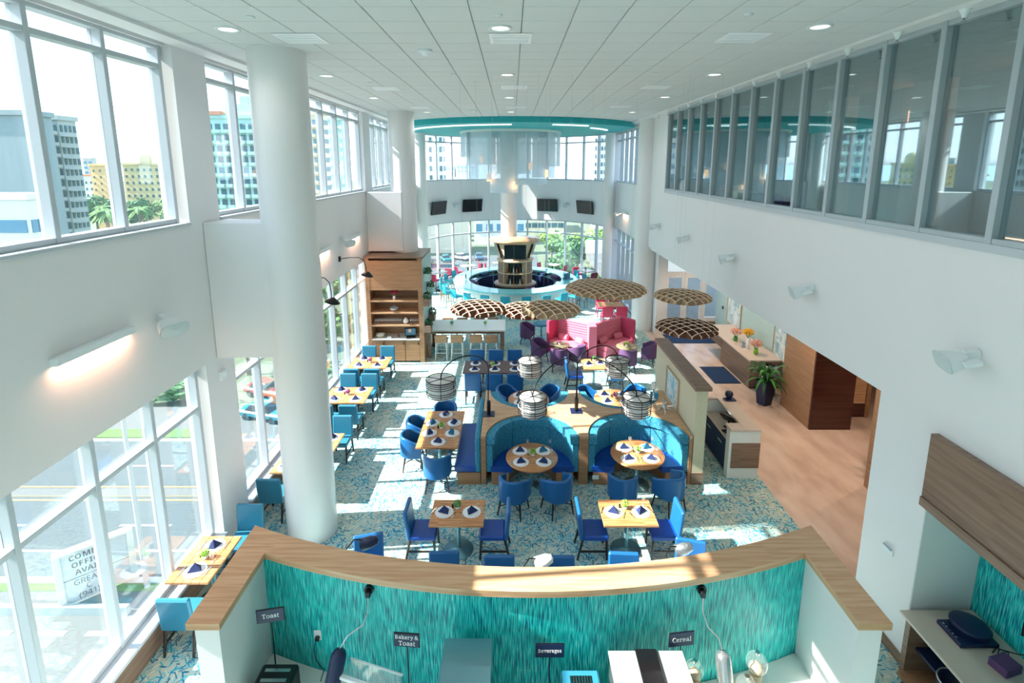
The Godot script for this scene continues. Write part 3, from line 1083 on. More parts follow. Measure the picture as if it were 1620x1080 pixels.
	building("white tower with square windows right of the rotunda windows", 25.4, 29.2, -160, 4, 16, M.white_block, M.pane_dark, 4, 2.4, -10, 0.55, 0.5, false)
	building("white tower beyond the right side windows", 43.0, 52.0, -150, 14, 24, M.white_block, M.pane_dark, 5, 2.5, -10, 0.5, 0.5, false)
	building("hazy low skyline block across the bay", -124, -100, -900, 20, 3.5, M.far_block, M.pane_blue, 4, 6, -6, 0.4, 0.3, false)
	building("long hazy skyline block across the bay", -96, -60, -900, 20, 6.0, M.far_block, M.pane_blue, 6, 6, -6, 0.4, 0.3, false)
	# low buildings behind the rotunda
	building("cream warehouse wall behind the parked cars", -32, -11.0, -126, 6, -6.0, M.cream_block, M.white_block, 5, 5, -9, 0.5, 0.12, false, 2)
	building("pale low building with loading bay beyond the bar", -10.5, 3.8, -140, 16, -7.0, M.white_block, M.pane_blue, 5, 4.4, -14, 0.6, 0.5, false)
	var gar := building("tan parking garage with open decks beyond the bar", 4.2, 17.0, -165, 20, -10.0, M.cream_block, M.pane_dark, 6, 3.4, -26, 0.85, 0.45, false)
	gar.position.x += 0.0
	# cars
	var cars := [["white parked car beyond the rotunda windows", M.car_white, Vector3(-11.9, GY, -117), 0.9], ["blue parked car beyond the rotunda windows", M.car_blue, Vector3(-7.7, GY, -117.5), 0.1], ["teal parked car beside the cream warehouse", M.car_teal, Vector3(-15.2, GY, -115), 0.3], ["dark parked car at the far left of the rotunda lot", M.car_dark, Vector3(-19.5, GY, -112), 0.9], ["red parked car seen under the near beam", M.car_red, Vector3(-23.6, GY, -46), 1.2], ["teal parked car seen under the near beam", M.car_teal, Vector3(-21.6, GY, -41.5), 1.3]]
	for c in cars:
		put(car_proto(c[1]), "car", c[0], "car", c[2] + Vector3(0, 0.05, 0), c[3])
	# sign and street light
	var sg := thing("street_sign", "pale roadside sign with office lettering seen through the lower left window", "sign", Vector3(-21.3, GY, -22.9), 0.72)
	bpart(sg, "post", -1.6, -1.3, 0, 3.0, -0.25, 0.25, M.sign_grey, 0.03)
	bpart(sg, "post", 1.3, 1.6, 0, 3.0, -0.25, 0.25, M.sign_grey, 0.03)
	bpart(sg, "cap", -1.6, 1.6, 3.0, 3.12, -0.25, 0.25, M.sign_grey, 0.02)
	var fp := bpart(sg, "face_panel", -1.3, 1.3, 1.62, 2.95, -0.15, 0.15, M.white_line)
	var f2 := bpart(sg, "face_panel", -1.3, 1.3, 0.3, 1.56, -0.15, 0.15, M.white_line)
	for q in [[fp, "COMM", 2.72], [fp, "OFFIC", 2.3], [fp, "AVAI", 1.88], [f2, "GREAT", 1.32], [f2, "C", 0.95], [f2, "(941)", 0.55]]:
		text_part(q[0], q[1], 0.38, M.sign_ink, Vector3(-0.4, q[2], 0.155), Vector3.ZERO, false, q[0] == fp)
	var lp := thing("street_light", "thin white street light pole beside the roadside sign", "street light", Vector3(-19.2, GY, -23.3))
	st = S()
	cyl(st, Vector3(0, 0, 0), Vector3(0, 10.5, 0), 0.14, 0.09, 10)
	part(lp, "pole", st, M.white_line)
	st = S()
	tube(st, [Vector3(0, 10.3, 0), Vector3(0.4, 10.9, -0.8), Vector3(0.9, 11.1, -2.6)], 0.07, 6)
	part(lp, "arm", st, M.white_line)
	bpart(lp, "lamp_head", 0.7, 1.1, 11.0, 11.2, -3.4, -2.5, M.white_line, 0.04)

# ---------------------------------------------------------------- buffet in front
func bz(x: float) -> float:
	return -5.19 - (10.0 - sqrt(100.0 - (x - 0.28) * (x - 0.28)))

func buffet_poly(t: float, zend: float) -> PackedVector2Array:
	var p := PackedVector2Array()
	p.append(Vector2(-3.27 - t, zend))
	for i in 25:
		var x := lerpf(-3.27 - t, 3.84 + t, i / 24.0)
		p.append(Vector2(x, bz(x) - t))
	p.append(Vector2(3.84 + t, zend))
	p.append(Vector2(3.84 - t, zend))
	for i in 25:
		var x := lerpf(3.84 - t, -3.27 + t, i / 24.0)
		p.append(Vector2(x, bz(x) + t))
	p.append(Vector2(-3.27 + t, zend))
	return p

func stand_sign(label: String, txt: String, at: Vector3, yaw: float, post: bool, w: float = 0.32) -> void:
	var o := thing("buffet_sign", label, "sign", at, yaw, "small black buffet signs")
	bpart(o, "border", -w / 2, w / 2, 0, 0.19, -0.012, 0.0, M.black_metal, 0.004)
	var f := bpart(o, "face", -w / 2 + 0.012, w / 2 - 0.012, 0.012, 0.178, 0.0, 0.004, M.navy)
	var lines := txt.split("\n")
	for i in lines.size():
		text_part(f, lines[i], minf(0.075, 0.5 / maxf(5.0, lines[i].length())), M.china, Vector3(0, 0.095 + (lines.size() - 1) * 0.04 - i * 0.08, 0.006), Vector3.ZERO, true)
	if post:
		var st := S()
		cyl(st, Vector3(0, -at.y + 0.69, -0.012), Vector3(0, 0.0, -0.012), 0.008, 0.008, 6)
		part(o, "post", st, M.black_metal)
		st = S()
		cyl(st, Vector3(0, -at.y + 0.68, -0.012), Vector3(0, -at.y + 0.695, -0.012), 0.06, 0.06, 14)
		part(o, "foot", st, M.black_metal)

func bullet_lamp(label: String, base: Vector3, pts: Array, m: Material) -> void:
	var o := thing("wall_lamp", label, "lamp", base)
	var st := S()
	cyl(st, Vector3(0, 0, 0), Vector3(0, 0, 0.035), 0.055, 0.055, 18)
	part(o, "mount", st, M.black_metal)
	st = S()
	rbox(st, Vector3(0, -0.02, 0.06), Vector3(0.06, 0.08, 0.06), 0.01)
	part(o, "socket", st, M.black_metal)
	st = S()
	tube(st, pts, 0.009, 6)
	part(o, "arm", st, M.steel)
	var a: Vector3 = pts[-1]
	var d := Vector3(0.02 if a.x > 0 else -0.08, -0.4, 0.16)
	st = S()
	var prev := a
	var rad := [0.02, 0.062, 0.082, 0.088, 0.088, 0.084]
	var tt := [0.0, 0.04, 0.12, 0.25, 0.75, 1.0]
	T = Transform3D(Basis(Quaternion(Vector3.UP, d.normalized())), a)
	var prof := []
	for i in 6:
		prof.append(Vector2(rad[i], tt[i] * d.length()))
	prof.append(Vector2(0.07, d.length()))
	prof.append(Vector2(0.06, d.length() * 0.6))
	lathe(st, prof, 20)
	T = Transform3D()
	part(o, "shade", st, m)

func build_buffet() -> void:
	var w := struct("wall_buffet", "curved white half wall enclosing the buffet with a wood cap")
	var st := S()
	prism(st, buffet_poly(0.13, -4.66), 0.0, 2.12)
	part(w, "partition", st, M.paint)
	st = S()
	prism(st, buffet_poly(0.18, -4.6), 2.12, 2.2)
	part(w, "wood_cap", st, M.oak, "wide oak cap on the buffet wall")
	var path := []
	for i in 25:
		var x := lerpf(-3.14, 3.71, i / 24.0)
		path.append(Vector2(x, bz(x) + 0.138))
	st = S()
	ribbon(st, path, -0.006, 0.006, 0.0, 2.12)
	part(w, "wallpaper", st, M.wallpaper, "turquoise streaked wallpaper")
	# counter
	var c := thing("buffet_counter", "white counter along the inside of the curved buffet wall", "counter")
	path = []
	for i in 25:
		var x := lerpf(-3.12, 3.69, i / 24.0)
		path.append(Vector2(x, bz(x) + 0.15))
	st = S()
	ribbon(st, path, 0.0, 0.78, 0.64, 0.68)
	part(c, "worktop", st, M.white_stone)
	st = S()
	ribbon(st, path, 0.0, 0.72, 0.0, 0.639)
	part(c, "cabinet", st, M.walnut)
	stand_sign("small navy sign reading Toast in the left corner of the buffet", "Toast", Vector3(-2.87, 1.6, -5.2), 0.18, true)
	stand_sign("small black sign for bakery and toast on a thin post", "Bakery &\nToast", Vector3(-1.19, 1.58, -4.9), -0.08, true, 0.3)
	stand_sign("small black sign reading Beverages at the buffet", "Beverages", Vector3(0.43, 1.44, -4.9), 0.0, true, 0.33)
	stand_sign("small black sign reading Cereal above the cereal dispenser", "Cereal", Vector3(1.93, 1.56, -4.93), 0.12, true, 0.3)
	bullet_lamp("dark blue bullet lamp on a bent rod over the buffet", Vector3(-1.69, 2.03, bz(-1.69) + 0.145), [Vector3(0, -0.05, 0.07), Vector3(0.01, -0.2, 0.12), Vector3(-0.03, -0.3, 0.2), Vector3(-0.2, -0.38, 0.27), Vector3(-0.27, -0.5, 0.31)], M.navy)
	bullet_lamp("silver bullet lamp on a bent rod over the buffet", Vector3(2.24, 2.03, bz(2.24) + 0.145), [Vector3(0, -0.05, 0.07), Vector3(-0.01, -0.2, 0.12), Vector3(0.03, -0.33, 0.2), Vector3(0.13, -0.4, 0.27), Vector3(0.16, -0.52, 0.31)], M.steel)
	# appliances
	var t := thing("bread_toaster", "black boxy toaster in the left corner of the buffet", "toaster", Vector3(-2.78, 0.68, -5.02))
	bpart(t, "body", -0.22, 0.22, 0.03, 0.38, -0.16, 0.2, M.black_plastic, 0.03)
	bpart(t, "slot", -0.15, 0.15, 0.378, 0.384, -0.08, -0.04, M.steel)
	bpart(t, "slot", -0.15, 0.15, 0.378, 0.384, 0.04, 0.08, M.steel)
	for x in [-0.17, 0.17]:
		bpart(t, "foot", x - 0.03, x + 0.03, 0.0, 0.031, -0.1, 0.14, M.black_plastic)
	var bd := thing("cutting_board", "pale wooden board beside the black toaster", "board", Vector3(-2.3, 0.68, -4.75))
	bpart(bd, "slab", -0.2, 0.2, 0.0, 0.03, -0.14, 0.14, M.beige_stone, 0.008)
	var ou := thing("wall_outlet", "white outlet plate with a black plug on the turquoise wallpaper", "outlet", Vector3(-2.42, 1.2, bz(-2.42) + 0.15))
	bpart(ou, "plate", -0.045, 0.045, -0.07, 0.07, -0.004, 0.008, M.white_plastic, 0.003)
	bpart(ou, "plug", -0.025, 0.025, -0.05, 0.0, 0.008, 0.05, M.black_plastic, 0.006)
	st = S()
	tube(st, [Vector3(0, -0.03, 0.05), Vector3(-0.03, -0.12, 0.07), Vector3(-0.02, -0.3, 0.06), Vector3(0.05, -0.4, 0.08), Vector3(0.1, -0.36, 0.12), Vector3(0.06, -0.5, 0.16)], 0.006, 5)
	part(ou, "cord", st, M.black_plastic)
	var ac := thing("bakery_case", "clear acrylic bakery case with a white lid rail", "case", Vector3(-1.62, 0.68, -4.74), -0.3)
	for e in [[-0.33, -0.32, 0, 0.6, -0.2, 0.2], [0.32, 0.33, 0, 0.6, -0.2, 0.2], [-0.32, 0.32, 0, 0.6, -0.2, -0.19], [-0.32, 0.32, 0.595, 0.605, -0.2, 0.0]]:
		bpart(ac, "pane", e[0], e[1], e[2], e[3], e[4], e[5], M.clear_glass)
	bpart(ac, "lid_rail", -0.34, 0.34, 0.59, 0.63, 0.0, 0.05, M.white_plastic, 0.006)
	bpart(ac, "lid_rail", -0.34, 0.34, 0.6, 0.612, -0.21, -0.19, M.white_plastic)
	bpart(ac, "tray", -0.31, 0.31, 0.0, 0.02, -0.18, 0.18, M.steel)
	var bv := thing("beverage_machine", "tall beverage machine with a glossy teal steel lid", "machine", Vector3(-0.49, 0.68, -4.62))
	bpart(bv, "body", -0.26, 0.26, 0.0, 0.98, -0.28, 0.3, M.steel, 0.02)
	var ld := bpart(bv, "lid", -0.275, 0.275, 0.98, 1.02, -0.29, 0.31, M.pedestal, 0.012)
	ld.set_meta("label", "smooth teal grey lid")
	bpart(bv, "spout", -0.05, 0.05, 0.4, 0.5, 0.3, 0.38, M.black_plastic, 0.01)
	var hs := thing("hose", "thin white hose curling from the beverage machine", "hose", Vector3(-0.22, 0.68, -4.6))
	st = S()
	tube(st, [Vector3(0.02, 0.7, 0.0), Vector3(0.08, 0.74, 0.0), Vector3(0.16, 0.68, 0.05), Vector3(0.2, 0.4, 0.1), Vector3(0.18, 0.01, 0.12)], 0.012, 6)
	part(hs, "hose_tube", st, M.white_plastic)
	var tb := thing("conveyor_toaster", "blue metal toaster with a wire grille on top", "toaster", Vector3(0.76, 0.68, -4.62))
	bpart(tb, "body", -0.21, 0.21, 0.02, 0.7, -0.2, 0.26, M.teal_leather, 0.02)
	var gl := bpart(tb, "grille", -0.12, 0.12, 0.7, 0.706, -0.12, 0.1, M.black_metal)
	for k in 8:
		bpart(gl, "wire", -0.115 + k * 0.031, -0.107 + k * 0.031, 0.706, 0.712, -0.115, 0.095, M.chrome)
	for x in [-0.17, 0.17]:
		bpart(tb, "foot", x - 0.03, x + 0.03, 0, 0.021, -0.15, 0.2, M.black_plastic)
	var ced := thing("cereal_dispenser", "pale marble topped cereal dispenser with a black glass panel", "dispenser", Vector3(1.5, 0.68, -4.55))
	bpart(ced, "body", -0.4, 0.4, 0.0, 0.88, -0.3, 0.3, M.steel, 0.015)
	bpart(ced, "top", -0.42, 0.42, 0.88, 0.905, -0.31, 0.31, M.marble_grey, 0.006)
	bpart(ced, "panel", -0.12, 0.12, 0.906, 0.935, -0.31, 0.32, M.tv_screen, 0.01)
	for j in [[2.06, -4.64, 0.1, "glass jar nearest the cereal dispenser"], [2.1, -4.92, 0.1, "second glass jar from the cereal dispenser"], [2.6, -4.72, 0.11, "third glass jar from the cereal dispenser"], [2.84, -4.98, 0.12, "large glass jar beside the silver bullet lamp"]]:
		var o := thing("glass_jar", "round " + str(j[3]), "jar", Vector3(j[0], 0.68, j[1]), 0.0, "round glass jars on the buffet")
		var r: float = j[2]
		st = S()
		cyl(st, Vector3.ZERO, Vector3(0, 0.48, 0), 0.05, 0.07, 16)
		part(o, "stand", st, M.lattice_light)
		st = S()
		var prof := []
		for i in 13:
			var a := -PI / 2 + PI * i / 12.0
			prof.append(Vector2(maxf(r * cos(a), 0.0), 0.48 + r + r * sin(a)))
		lathe(st, prof, 20)
		part(o, "bowl", st, M.clear_glass)
		st = S()
		lathe(st, [Vector2(0, 0), Vector2(r * 0.7, 0.02), Vector2(r * 0.6, r * 0.6), Vector2(0, r * 0.8)], 14, Vector3(0, 0.49, 0))
		part(o, "contents", st, M.lattice_light)
		st = S()
		cyl(st, Vector3(0, 0.48 + r * 1.9, 0), Vector3(0, 0.48 + r * 2.25, 0), 0.02, 0.028, 10)
		part(o, "knob", st, M.chrome)
	# reading lamps on the dining side of the wall
	for l in [[Vector3(-1.92, 1.94, -6.1), M.navy, "dark blue lamp head above the wall cap near the column"], [Vector3(0.42, 1.93, -5.78), M.lamp_white, "white lamp head peeking over the middle of the wall cap"], [Vector3(2.3, 1.92, -6.0), M.steel, "silver lamp head above the right part of the wall cap"]]:
		var o := thing("wall_lamp", l[2], "lamp", l[0])
		st = S()
		T = Transform3D(Basis(Vector3(0, 0, 1), -1.2), Vector3.ZERO)
		lathe(st, [Vector2(0.0, 0.12), Vector2(0.05, 0.1), Vector2(0.075, 0.02), Vector2(0.08, -0.12), Vector2(0.07, -0.12), Vector2(0.05, 0.0), Vector2(0, 0.02)], 18)
		T = Transform3D()
		part(o, "shade", st, l[1])
		st = S()
		var wz: float = bz(l[0].x) - 0.13 - l[0].z
		tube(st, [Vector3(-0.1, 0.03, 0), Vector3(-0.2, 0.07, 0.04), Vector3(-0.28, 0.0, 0.12), Vector3(-0.28, -0.1, wz)], 0.009, 6)
		part(o, "arm", st, M.black_metal)
		st = S()
		cyl(st, Vector3(-0.28, -0.1, wz - 0.03), Vector3(-0.28, -0.1, wz), 0.05, 0.05, 14)
		part(o, "mount", st, M.black_metal)
	# right niche counter and valance
	var nc := thing("niche_counter", "beige stone counter in the right buffet niche over dark open cabinets", "counter", Vector3(5.85, 0, -4.2))
	bpart(nc, "worktop", -0.52, 0.49, 0.9, 0.94, -1.84, 3.0, M.beige_stone, 0.008)
	bpart(nc, "end_panel", -0.42, 0.49, 0.0, 0.9, -1.82, -1.74, M.walnut)
	bpart(nc, "back_panel", 0.3, 0.49, 0.0, 0.9, -1.74, 3.0, M.navy)
	bpart(nc, "shelf", -0.3, 0.3, 0.4, 0.44, -1.74, 3.0, M.navy)
	bpart(nc, "post", -0.42, -0.36, 0.0, 0.9, -0.72, -0.66, M.paint)
	bpart(nc, "base_board", -0.5, 0.49, 0.0, 0.06, -1.74, 3.0, M.oak_dull)
	var bn := thing("waste_bin", "round dark bin under the niche counter", "bin", Vector3(5.55, 0.06, -5.3))
	st = S()
	turned(st, [Vector2(0, 0), Vector2(0.17, 0), Vector2(0.2, 0.55), Vector2(0.18, 0.55), Vector2(0.16, 0.1), Vector2(0, 0.1)], 22)
	part(bn, "barrel", st, M.navy)
	st = S()
	tube(st, arc3(Vector3(0, 0.55, 0), 0.2, 24), 0.012, 6)
	part(bn, "rim", st, M.steel)
	var vl := struct("trim_2", "long brown wood valance above the right buffet niche")
	bpart(vl, "valance_panel", 5.4, 5.5, 2.68, 3.56, 3.9, -6.05, M.walnut)
	bpart(vl, "valance_board", 5.38, 5.5, 2.55, 2.67, 3.9, -6.05, M.walnut)
	var ic := thing("induction_cooker", "dark blue induction plate with a round lidded pan", "cooker", Vector3(5.93, 0.94, -5.66))
	bpart(ic, "base", -0.26, 0.24, 0.0, 0.06, -0.18, 0.2, M.navy, 0.012)
	for k in 5:
		bpart(ic, "button", -0.24, -0.215, 0.06, 0.064, -0.12 + k * 0.05, -0.095 + k * 0.05, M.steel)
	st = S()
	turned(st, [Vector2(0.2, 0.06), Vector2(0.21, 0.12), Vector2(0.22, 0.13), Vector2(0.19, 0.15)], 28, Vector3(0.04, 0, -0.02))
	part(ic, "pan", st, M.navy)
	st = S()
	lathe(st, [Vector2(0.19, 0.15), Vector2(0.12, 0.175), Vector2(0, 0.18)], 28, Vector3(0.04, 0, -0.02))
	part(ic, "lid", st, M.navy)
	var pbx := thing("speaker_box", "small purple black box on the niche counter", "box", Vector3(5.98, 0.94, -5.2), 0.25)
	bpart(pbx, "case", -0.13, 0.13, 0.0, 0.11, -0.1, 0.1, M.purple_felt, 0.006)
	var cd := thing("power_cord", "black looped cord behind the box on the niche counter", "cord", Vector3(6.12, 0.95, -5.3))
	st = S()
	tube(st, [Vector3(-0.1, 0.0, -0.1), Vector3(0.0, 0.01, -0.16), Vector3(0.08, 0.02, -0.08), Vector3(-0.02, 0.01, 0.02), Vector3(-0.09, 0.01, -0.05), Vector3(0.0, 0.03, -0.12), Vector3(0.15, 0.06, -0.02), Vector3(0.22, 0.1, 0.02)], 0.007, 5)
	part(cd, "cable", st, M.black_plastic)
	var ns := thing("buffet_sign", "partly seen black sign on a post in the right niche", "sign", Vector3(6.22, 1.42, -5.12), -0.5, "small black buffet signs")
	bpart(ns, "border", -0.15, 0.15, 0, 0.19, -0.012, 0.0, M.black_metal, 0.004)
	var nf := bpart(ns, "face", -0.138, 0.138, 0.012, 0.178, 0.0, 0.004, M.black_plastic)
	text_part(nf, "C", 0.075, M.china, Vector3(-0.06, 0.095, 0.006), Vector3.ZERO, true)
	bpart(ns, "post", -0.008, 0.008, -0.47, 0.0, -0.012, 0.0, M.black_metal)
	bpart(ns, "foot", -0.05, 0.05, -0.48, -0.465, -0.05, 0.04, M.black_metal)
	var ph := thing("thermostat", "small angled white wall bracket on the right pier", "bracket", Vector3(5.49, 1.45, -6.55))
	bpart(ph, "plate", -0.008, 0.01, -0.05, 0.05, -0.09, 0.09, M.white_plastic, 0.003)
	bpart(ph, "lever", -0.04, -0.008, 0.03, 0.05, -0.08, 0.08, M.frame_grey, 0.003)

func arc3(c: Vector3, r: float, n: int) -> Array:
	var o := []
	for i in n + 1:
		var a := TAU * i / n
		o.append(c + Vector3(cos(a) * r, 0, sin(a) * r))
	return o

# ---------------------------------------------------------------- seats and settings
var P := {}

func side_chair(up: Material, seat: Material, legm: Material, h: float = 0.96) -> Node3D:
	var p := proto()
	var st := S()
	rbox(st, Vector3(0, 0.44, 0.02), Vector3(0.48, 0.1, 0.46), 0.025)
	part(p, "seat", st, seat)
	st = S()
	T = Transform3D(Basis(Vector3.RIGHT, -0.1), Vector3(0, 0.4, -0.2))
	rbox(st, Vector3(0, (h - 0.4) / 2, -0.03), Vector3(0.48, h - 0.4, 0.075), 0.022)
	T = Transform3D()
	part(p, "backrest", st, up)
	for x in [-0.21, 0.21]:
		st = S()
		cyl(st, Vector3(x, 0.4, 0.21), Vector3(x, 0, 0.23), 0.026, 0.018, 6)
		part(p, "leg", st, legm)
		st = S()
		cyl(st, Vector3(x, 0.42, -0.21), Vector3(x, 0, -0.3), 0.026, 0.018, 6)
		part(p, "leg", st, legm)
		st = S()
		box(st, Vector3(x, 0.17, -0.02), Vector3(0.022, 0.03, 0.46))
		part(p, "stretcher", st, legm)
	return p

func shell_path(w: float, d: float, n: int) -> Array:
	var o := []
	for i in 4:
		o.append(Vector2(-w, d - d * i / 4.0))
	for i in n + 1:
		var a := PI + PI * i / n
		o.append(Vector2(cos(a) * w, sin(a) * w))
	for i in 4:
		o.append(Vector2(w, d * (i + 1) / 4.0))
	return o

func barrel_chair(m: Material, seat: Material, legm: Material, low: float = 0.36) -> Node3D:
	var p := proto()
	var path := shell_path(0.27, 0.2, 14)
	var hs := []
	for i in path.size():
		var q: Vector2 = path[i]
		hs.append(0.80 - 0.15 * smoothstep(-0.2, 0.22, q.y))
	var st := S()
	ribbon(st, path, -0.035, 0.035, low, hs)
	part(p, "shell", st, m)
	st = S()
	var rim := []
	for i in path.size():
		rim.append(Vector3(path[i].x, hs[i], path[i].y))
	tube(st, rim, 0.036, 7)
	part(p, "rim", st, m)
	st = S()
	var poly := PackedVector2Array()
	for q in path:
		poly.append(q * 0.9)
	prism(st, poly, low, 0.47)
	part(p, "seat", st, seat)
	for sx in [-1, 1]:
		for sz in [-1, 1]:
			st = S()
			cyl(st, Vector3(0.2 * sx, low + 0.02, 0.17 * sz), Vector3(0.25 * sx, 0, 0.23 * sz), 0.024, 0.014, 6)
			part(p, "leg", st, legm)
	for sx in [-1, 1]:
		st = S()
		tube(st, [Vector3(0.22 * sx, 0.2, 0.2), Vector3(-0.22 * sx, 0.2, -0.2)], 0.011, 5)
		part(p, "stretcher", st, legm)
	return p

func bar_stool(m: Material, legm: Material, sh: float = 0.74, bh: float = 1.08) -> Node3D:
	var p := proto()
	var st := S()
	rbox(st, Vector3(0, sh, 0.0), Vector3(0.44, 0.09, 0.42), 0.025)
	part(p, "seat", st, m)
	if bh > sh:
		st = S()
		T = Transform3D(Basis(Vector3.RIGHT, -0.08), Vector3(0, sh - 0.05, -0.2))
		rbox(st, Vector3(0, (bh - sh + 0.05) / 2, 0), Vector3(0.44, bh - sh + 0.05, 0.06), 0.02)
		T = Transform3D()
		part(p, "backrest", st, m)
	for sx in [-1, 1]:
		for sz in [-1, 1]:
			st = S()
			cyl(st, Vector3(0.18 * sx, sh - 0.03, 0.17 * sz), Vector3(0.21 * sx, 0, 0.2 * sz), 0.02, 0.015, 6)
			part(p, "leg", st, legm)
	st = S()
	for e in [[Vector3(-0.2, 0.28, 0.19), Vector3(0.2, 0.28, 0.19)], [Vector3(-0.2, 0.28, -0.19), Vector3(0.2, 0.28, -0.19)], [Vector3(-0.2, 0.34, -0.19), Vector3(-0.2, 0.34, 0.19)], [Vector3(0.2, 0.34, -0.19), Vector3(0.2, 0.34, 0.19)]]:
		tube(st, e, 0.011, 5)
	part(p, "footrest", st, legm)
	return p

func setting_protos() -> void:
	var p := proto()
	var st := S()
	var poly := PackedVector2Array()
	for i in 64:
		var a := TAU * i / 64
		var r := 0.165 + 0.006 * cos(a * 16)
		poly.append(Vector2(cos(a) * r, sin(a) * r))
	prism(st, poly, 0.0, 0.006)
	part(p, "mat", st, M.lace)
	st = S()
	turned(st, [Vector2(0.0, 0.008), Vector2(0.09, 0.008), Vector2(0.125, 0.016), Vector2(0.125, 0.012), Vector2(0.09, 0.004)], 28)
	part(p, "plate", st, M.china)
	P.mat = p
	for nm in ["napkin", "napkin_teal"]:
		p = proto()
		st = S()
		var A := Vector3(-0.105, 0, 0.05)
		var B := Vector3(0.105, 0, 0.05)
		var Q := Vector3(0, 0.115, -0.01)
		var C2 := Vector3(-0.045, 0, -0.085)
		var D := Vector3(0.055, 0, -0.085)
		tri(st, A, B, Q)
		tri(st, B, D, Q)
		tri(st, D, C2, Q)
		tri(st, C2, A, Q)
		quad(st, A, C2, D, B)
		part(p, "folded_cloth", st, M[nm])
		P[nm] = p
	p = proto()
	st = S()
	turned(st, [Vector2(0, 0), Vector2(0.035, 0), Vector2(0.035, 0.004), Vector2(0.004, 0.008)], 16)
	lathe(st, [Vector2(0.004, 0.008), Vector2(0.004, 0.07), Vector2(0.03, 0.1), Vector2(0.038, 0.13), Vector2(0.033, 0.17), Vector2(0.031, 0.17), Vector2(0.035, 0.13), Vector2(0.0, 0.08)], 16)
	part(p, "goblet", st, M.clear_glass)
	P.glass = p
	p = proto()
	st = S()
	box(st, Vector3(0, 0.003, 0.04), Vector3(0.012, 0.005, 0.11))
	box(st, Vector3(0, 0.003, -0.06), Vector3(0.018, 0.004, 0.09))
	part(p, "blade", st, M.chrome)
	P.knife = p
	p = proto()
	st = S()
	box(st, Vector3(0, 0.003, 0.04), Vector3(0.011, 0.005, 0.11))
	box(st, Vector3(0, 0.003, -0.03), Vector3(0.022, 0.004, 0.03))
	for x in [-0.008, 0, 0.008]:
		box(st, Vector3(x, 0.003, -0.07), Vector3(0.003, 0.004, 0.05))
	part(p, "tines", st, M.chrome)
	P.fork = p
	# centrepieces
	for nm in ["leaf_lime", "leaf", "flower_purple"]:
		p = proto()
		st = S()
		turned(st, [Vector2(0, 0), Vector2(0.04, 0), Vector2(0.048, 0.06), Vector2(0.04, 0.06), Vector2(0, 0.05)], 16)
		part(p, "pot", st, M.china)
		var r := RandomNumberGenerator.new()
		r.seed = 3
		st = S()
		for i in 160:
			var d := Vector3(r.randfn(), r.randfn(), r.randfn()).normalized()
			var c := Vector3(0, 0.105, 0) + d * 0.055
			var u := d.cross(Vector3(0.3, 1, 0.2)).normalized()
			var w := d.cross(u)
			tri(st, c - u * 0.014, c + u * 0.014, c + (w + d * 0.5) * 0.03)
		part(p, "foliage", st, M[nm])
		P["green_" + nm] = p
	p = proto()
	st = S()
	turned(st, [Vector2(0, 0), Vector2(0.018, 0), Vector2(0.02, 0.06), Vector2(0.012, 0.075)], 12)
	part(p, "bottle", st, M.black_plastic)
	st = S()
	turned(st, [Vector2(0.012, 0.075), Vector2(0.014, 0.1), Vector2(0, 0.102)], 12)
	part(p, "cap", st, M.steel)
	P.shaker = p

# seats: [word, offset from table centre, facing angle of the diner's side]
func place(tn: String, c: Vector3, seats: Array, near: bool, teal_every: int = 0) -> void:
	var i := 0
	for s in seats:
		var at: Vector3 = c + s[1] + Vector3(0, 0.001, 0)
		var yaw: float = s[2]
		put(P.mat, "place_mat", "white lace place mat, %s seat, %s" % [s[0], tn], "place mat", at, yaw, "place mats on the dining tables")
		var nm := "napkin_teal" if teal_every > 0 and i % teal_every == 1 else "napkin"
		put(P[nm], "napkin", "%s folded napkin on the %s plate, %s" % ["teal" if nm == "napkin_teal" else "navy", s[0], tn], "napkin", at + Vector3(0, 0.0175, 0), yaw + 0.35 * sin(i * 2.3), "folded napkins on the plates")
		if near:
			var b := Basis(Vector3.UP, yaw)
			put(P.knife, "knife", "steel knife at the %s seat, %s" % [s[0], tn], "knife", at + b * Vector3(0.2, 0, 0.02), yaw, "knives on the tables")
			put(P.fork, "fork", "steel fork at the %s seat, %s" % [s[0], tn], "fork", at + b * Vector3(-0.2, 0, 0.02), yaw, "forks on the tables")
			put(P.glass, "wine_glass", "clear stemmed glass at the %s seat, %s" % [s[0], tn], "glass", at + b * Vector3(0.17, 0, -0.17), yaw, "glasses on the tables")
		i += 1

func centre(tn: String, c: Vector3, kind: String) -> void:
	var w: String = {"leaf_lime": "lime green", "leaf": "green", "flower_purple": "purple"}[kind]
	put(P["green_" + kind], "table_plant", "small %s plant in white pot, %s" % [w, tn], "plant", c + Vector3(0, 0.001, 0), 0.0, "table centrepieces")
	put(P.shaker, "pepper_shaker", "black shaker beside the plant, %s" % tn, "shaker", c + Vector3(-0.09, 0.001, -0.03), 0.0, "shakers on the tables")

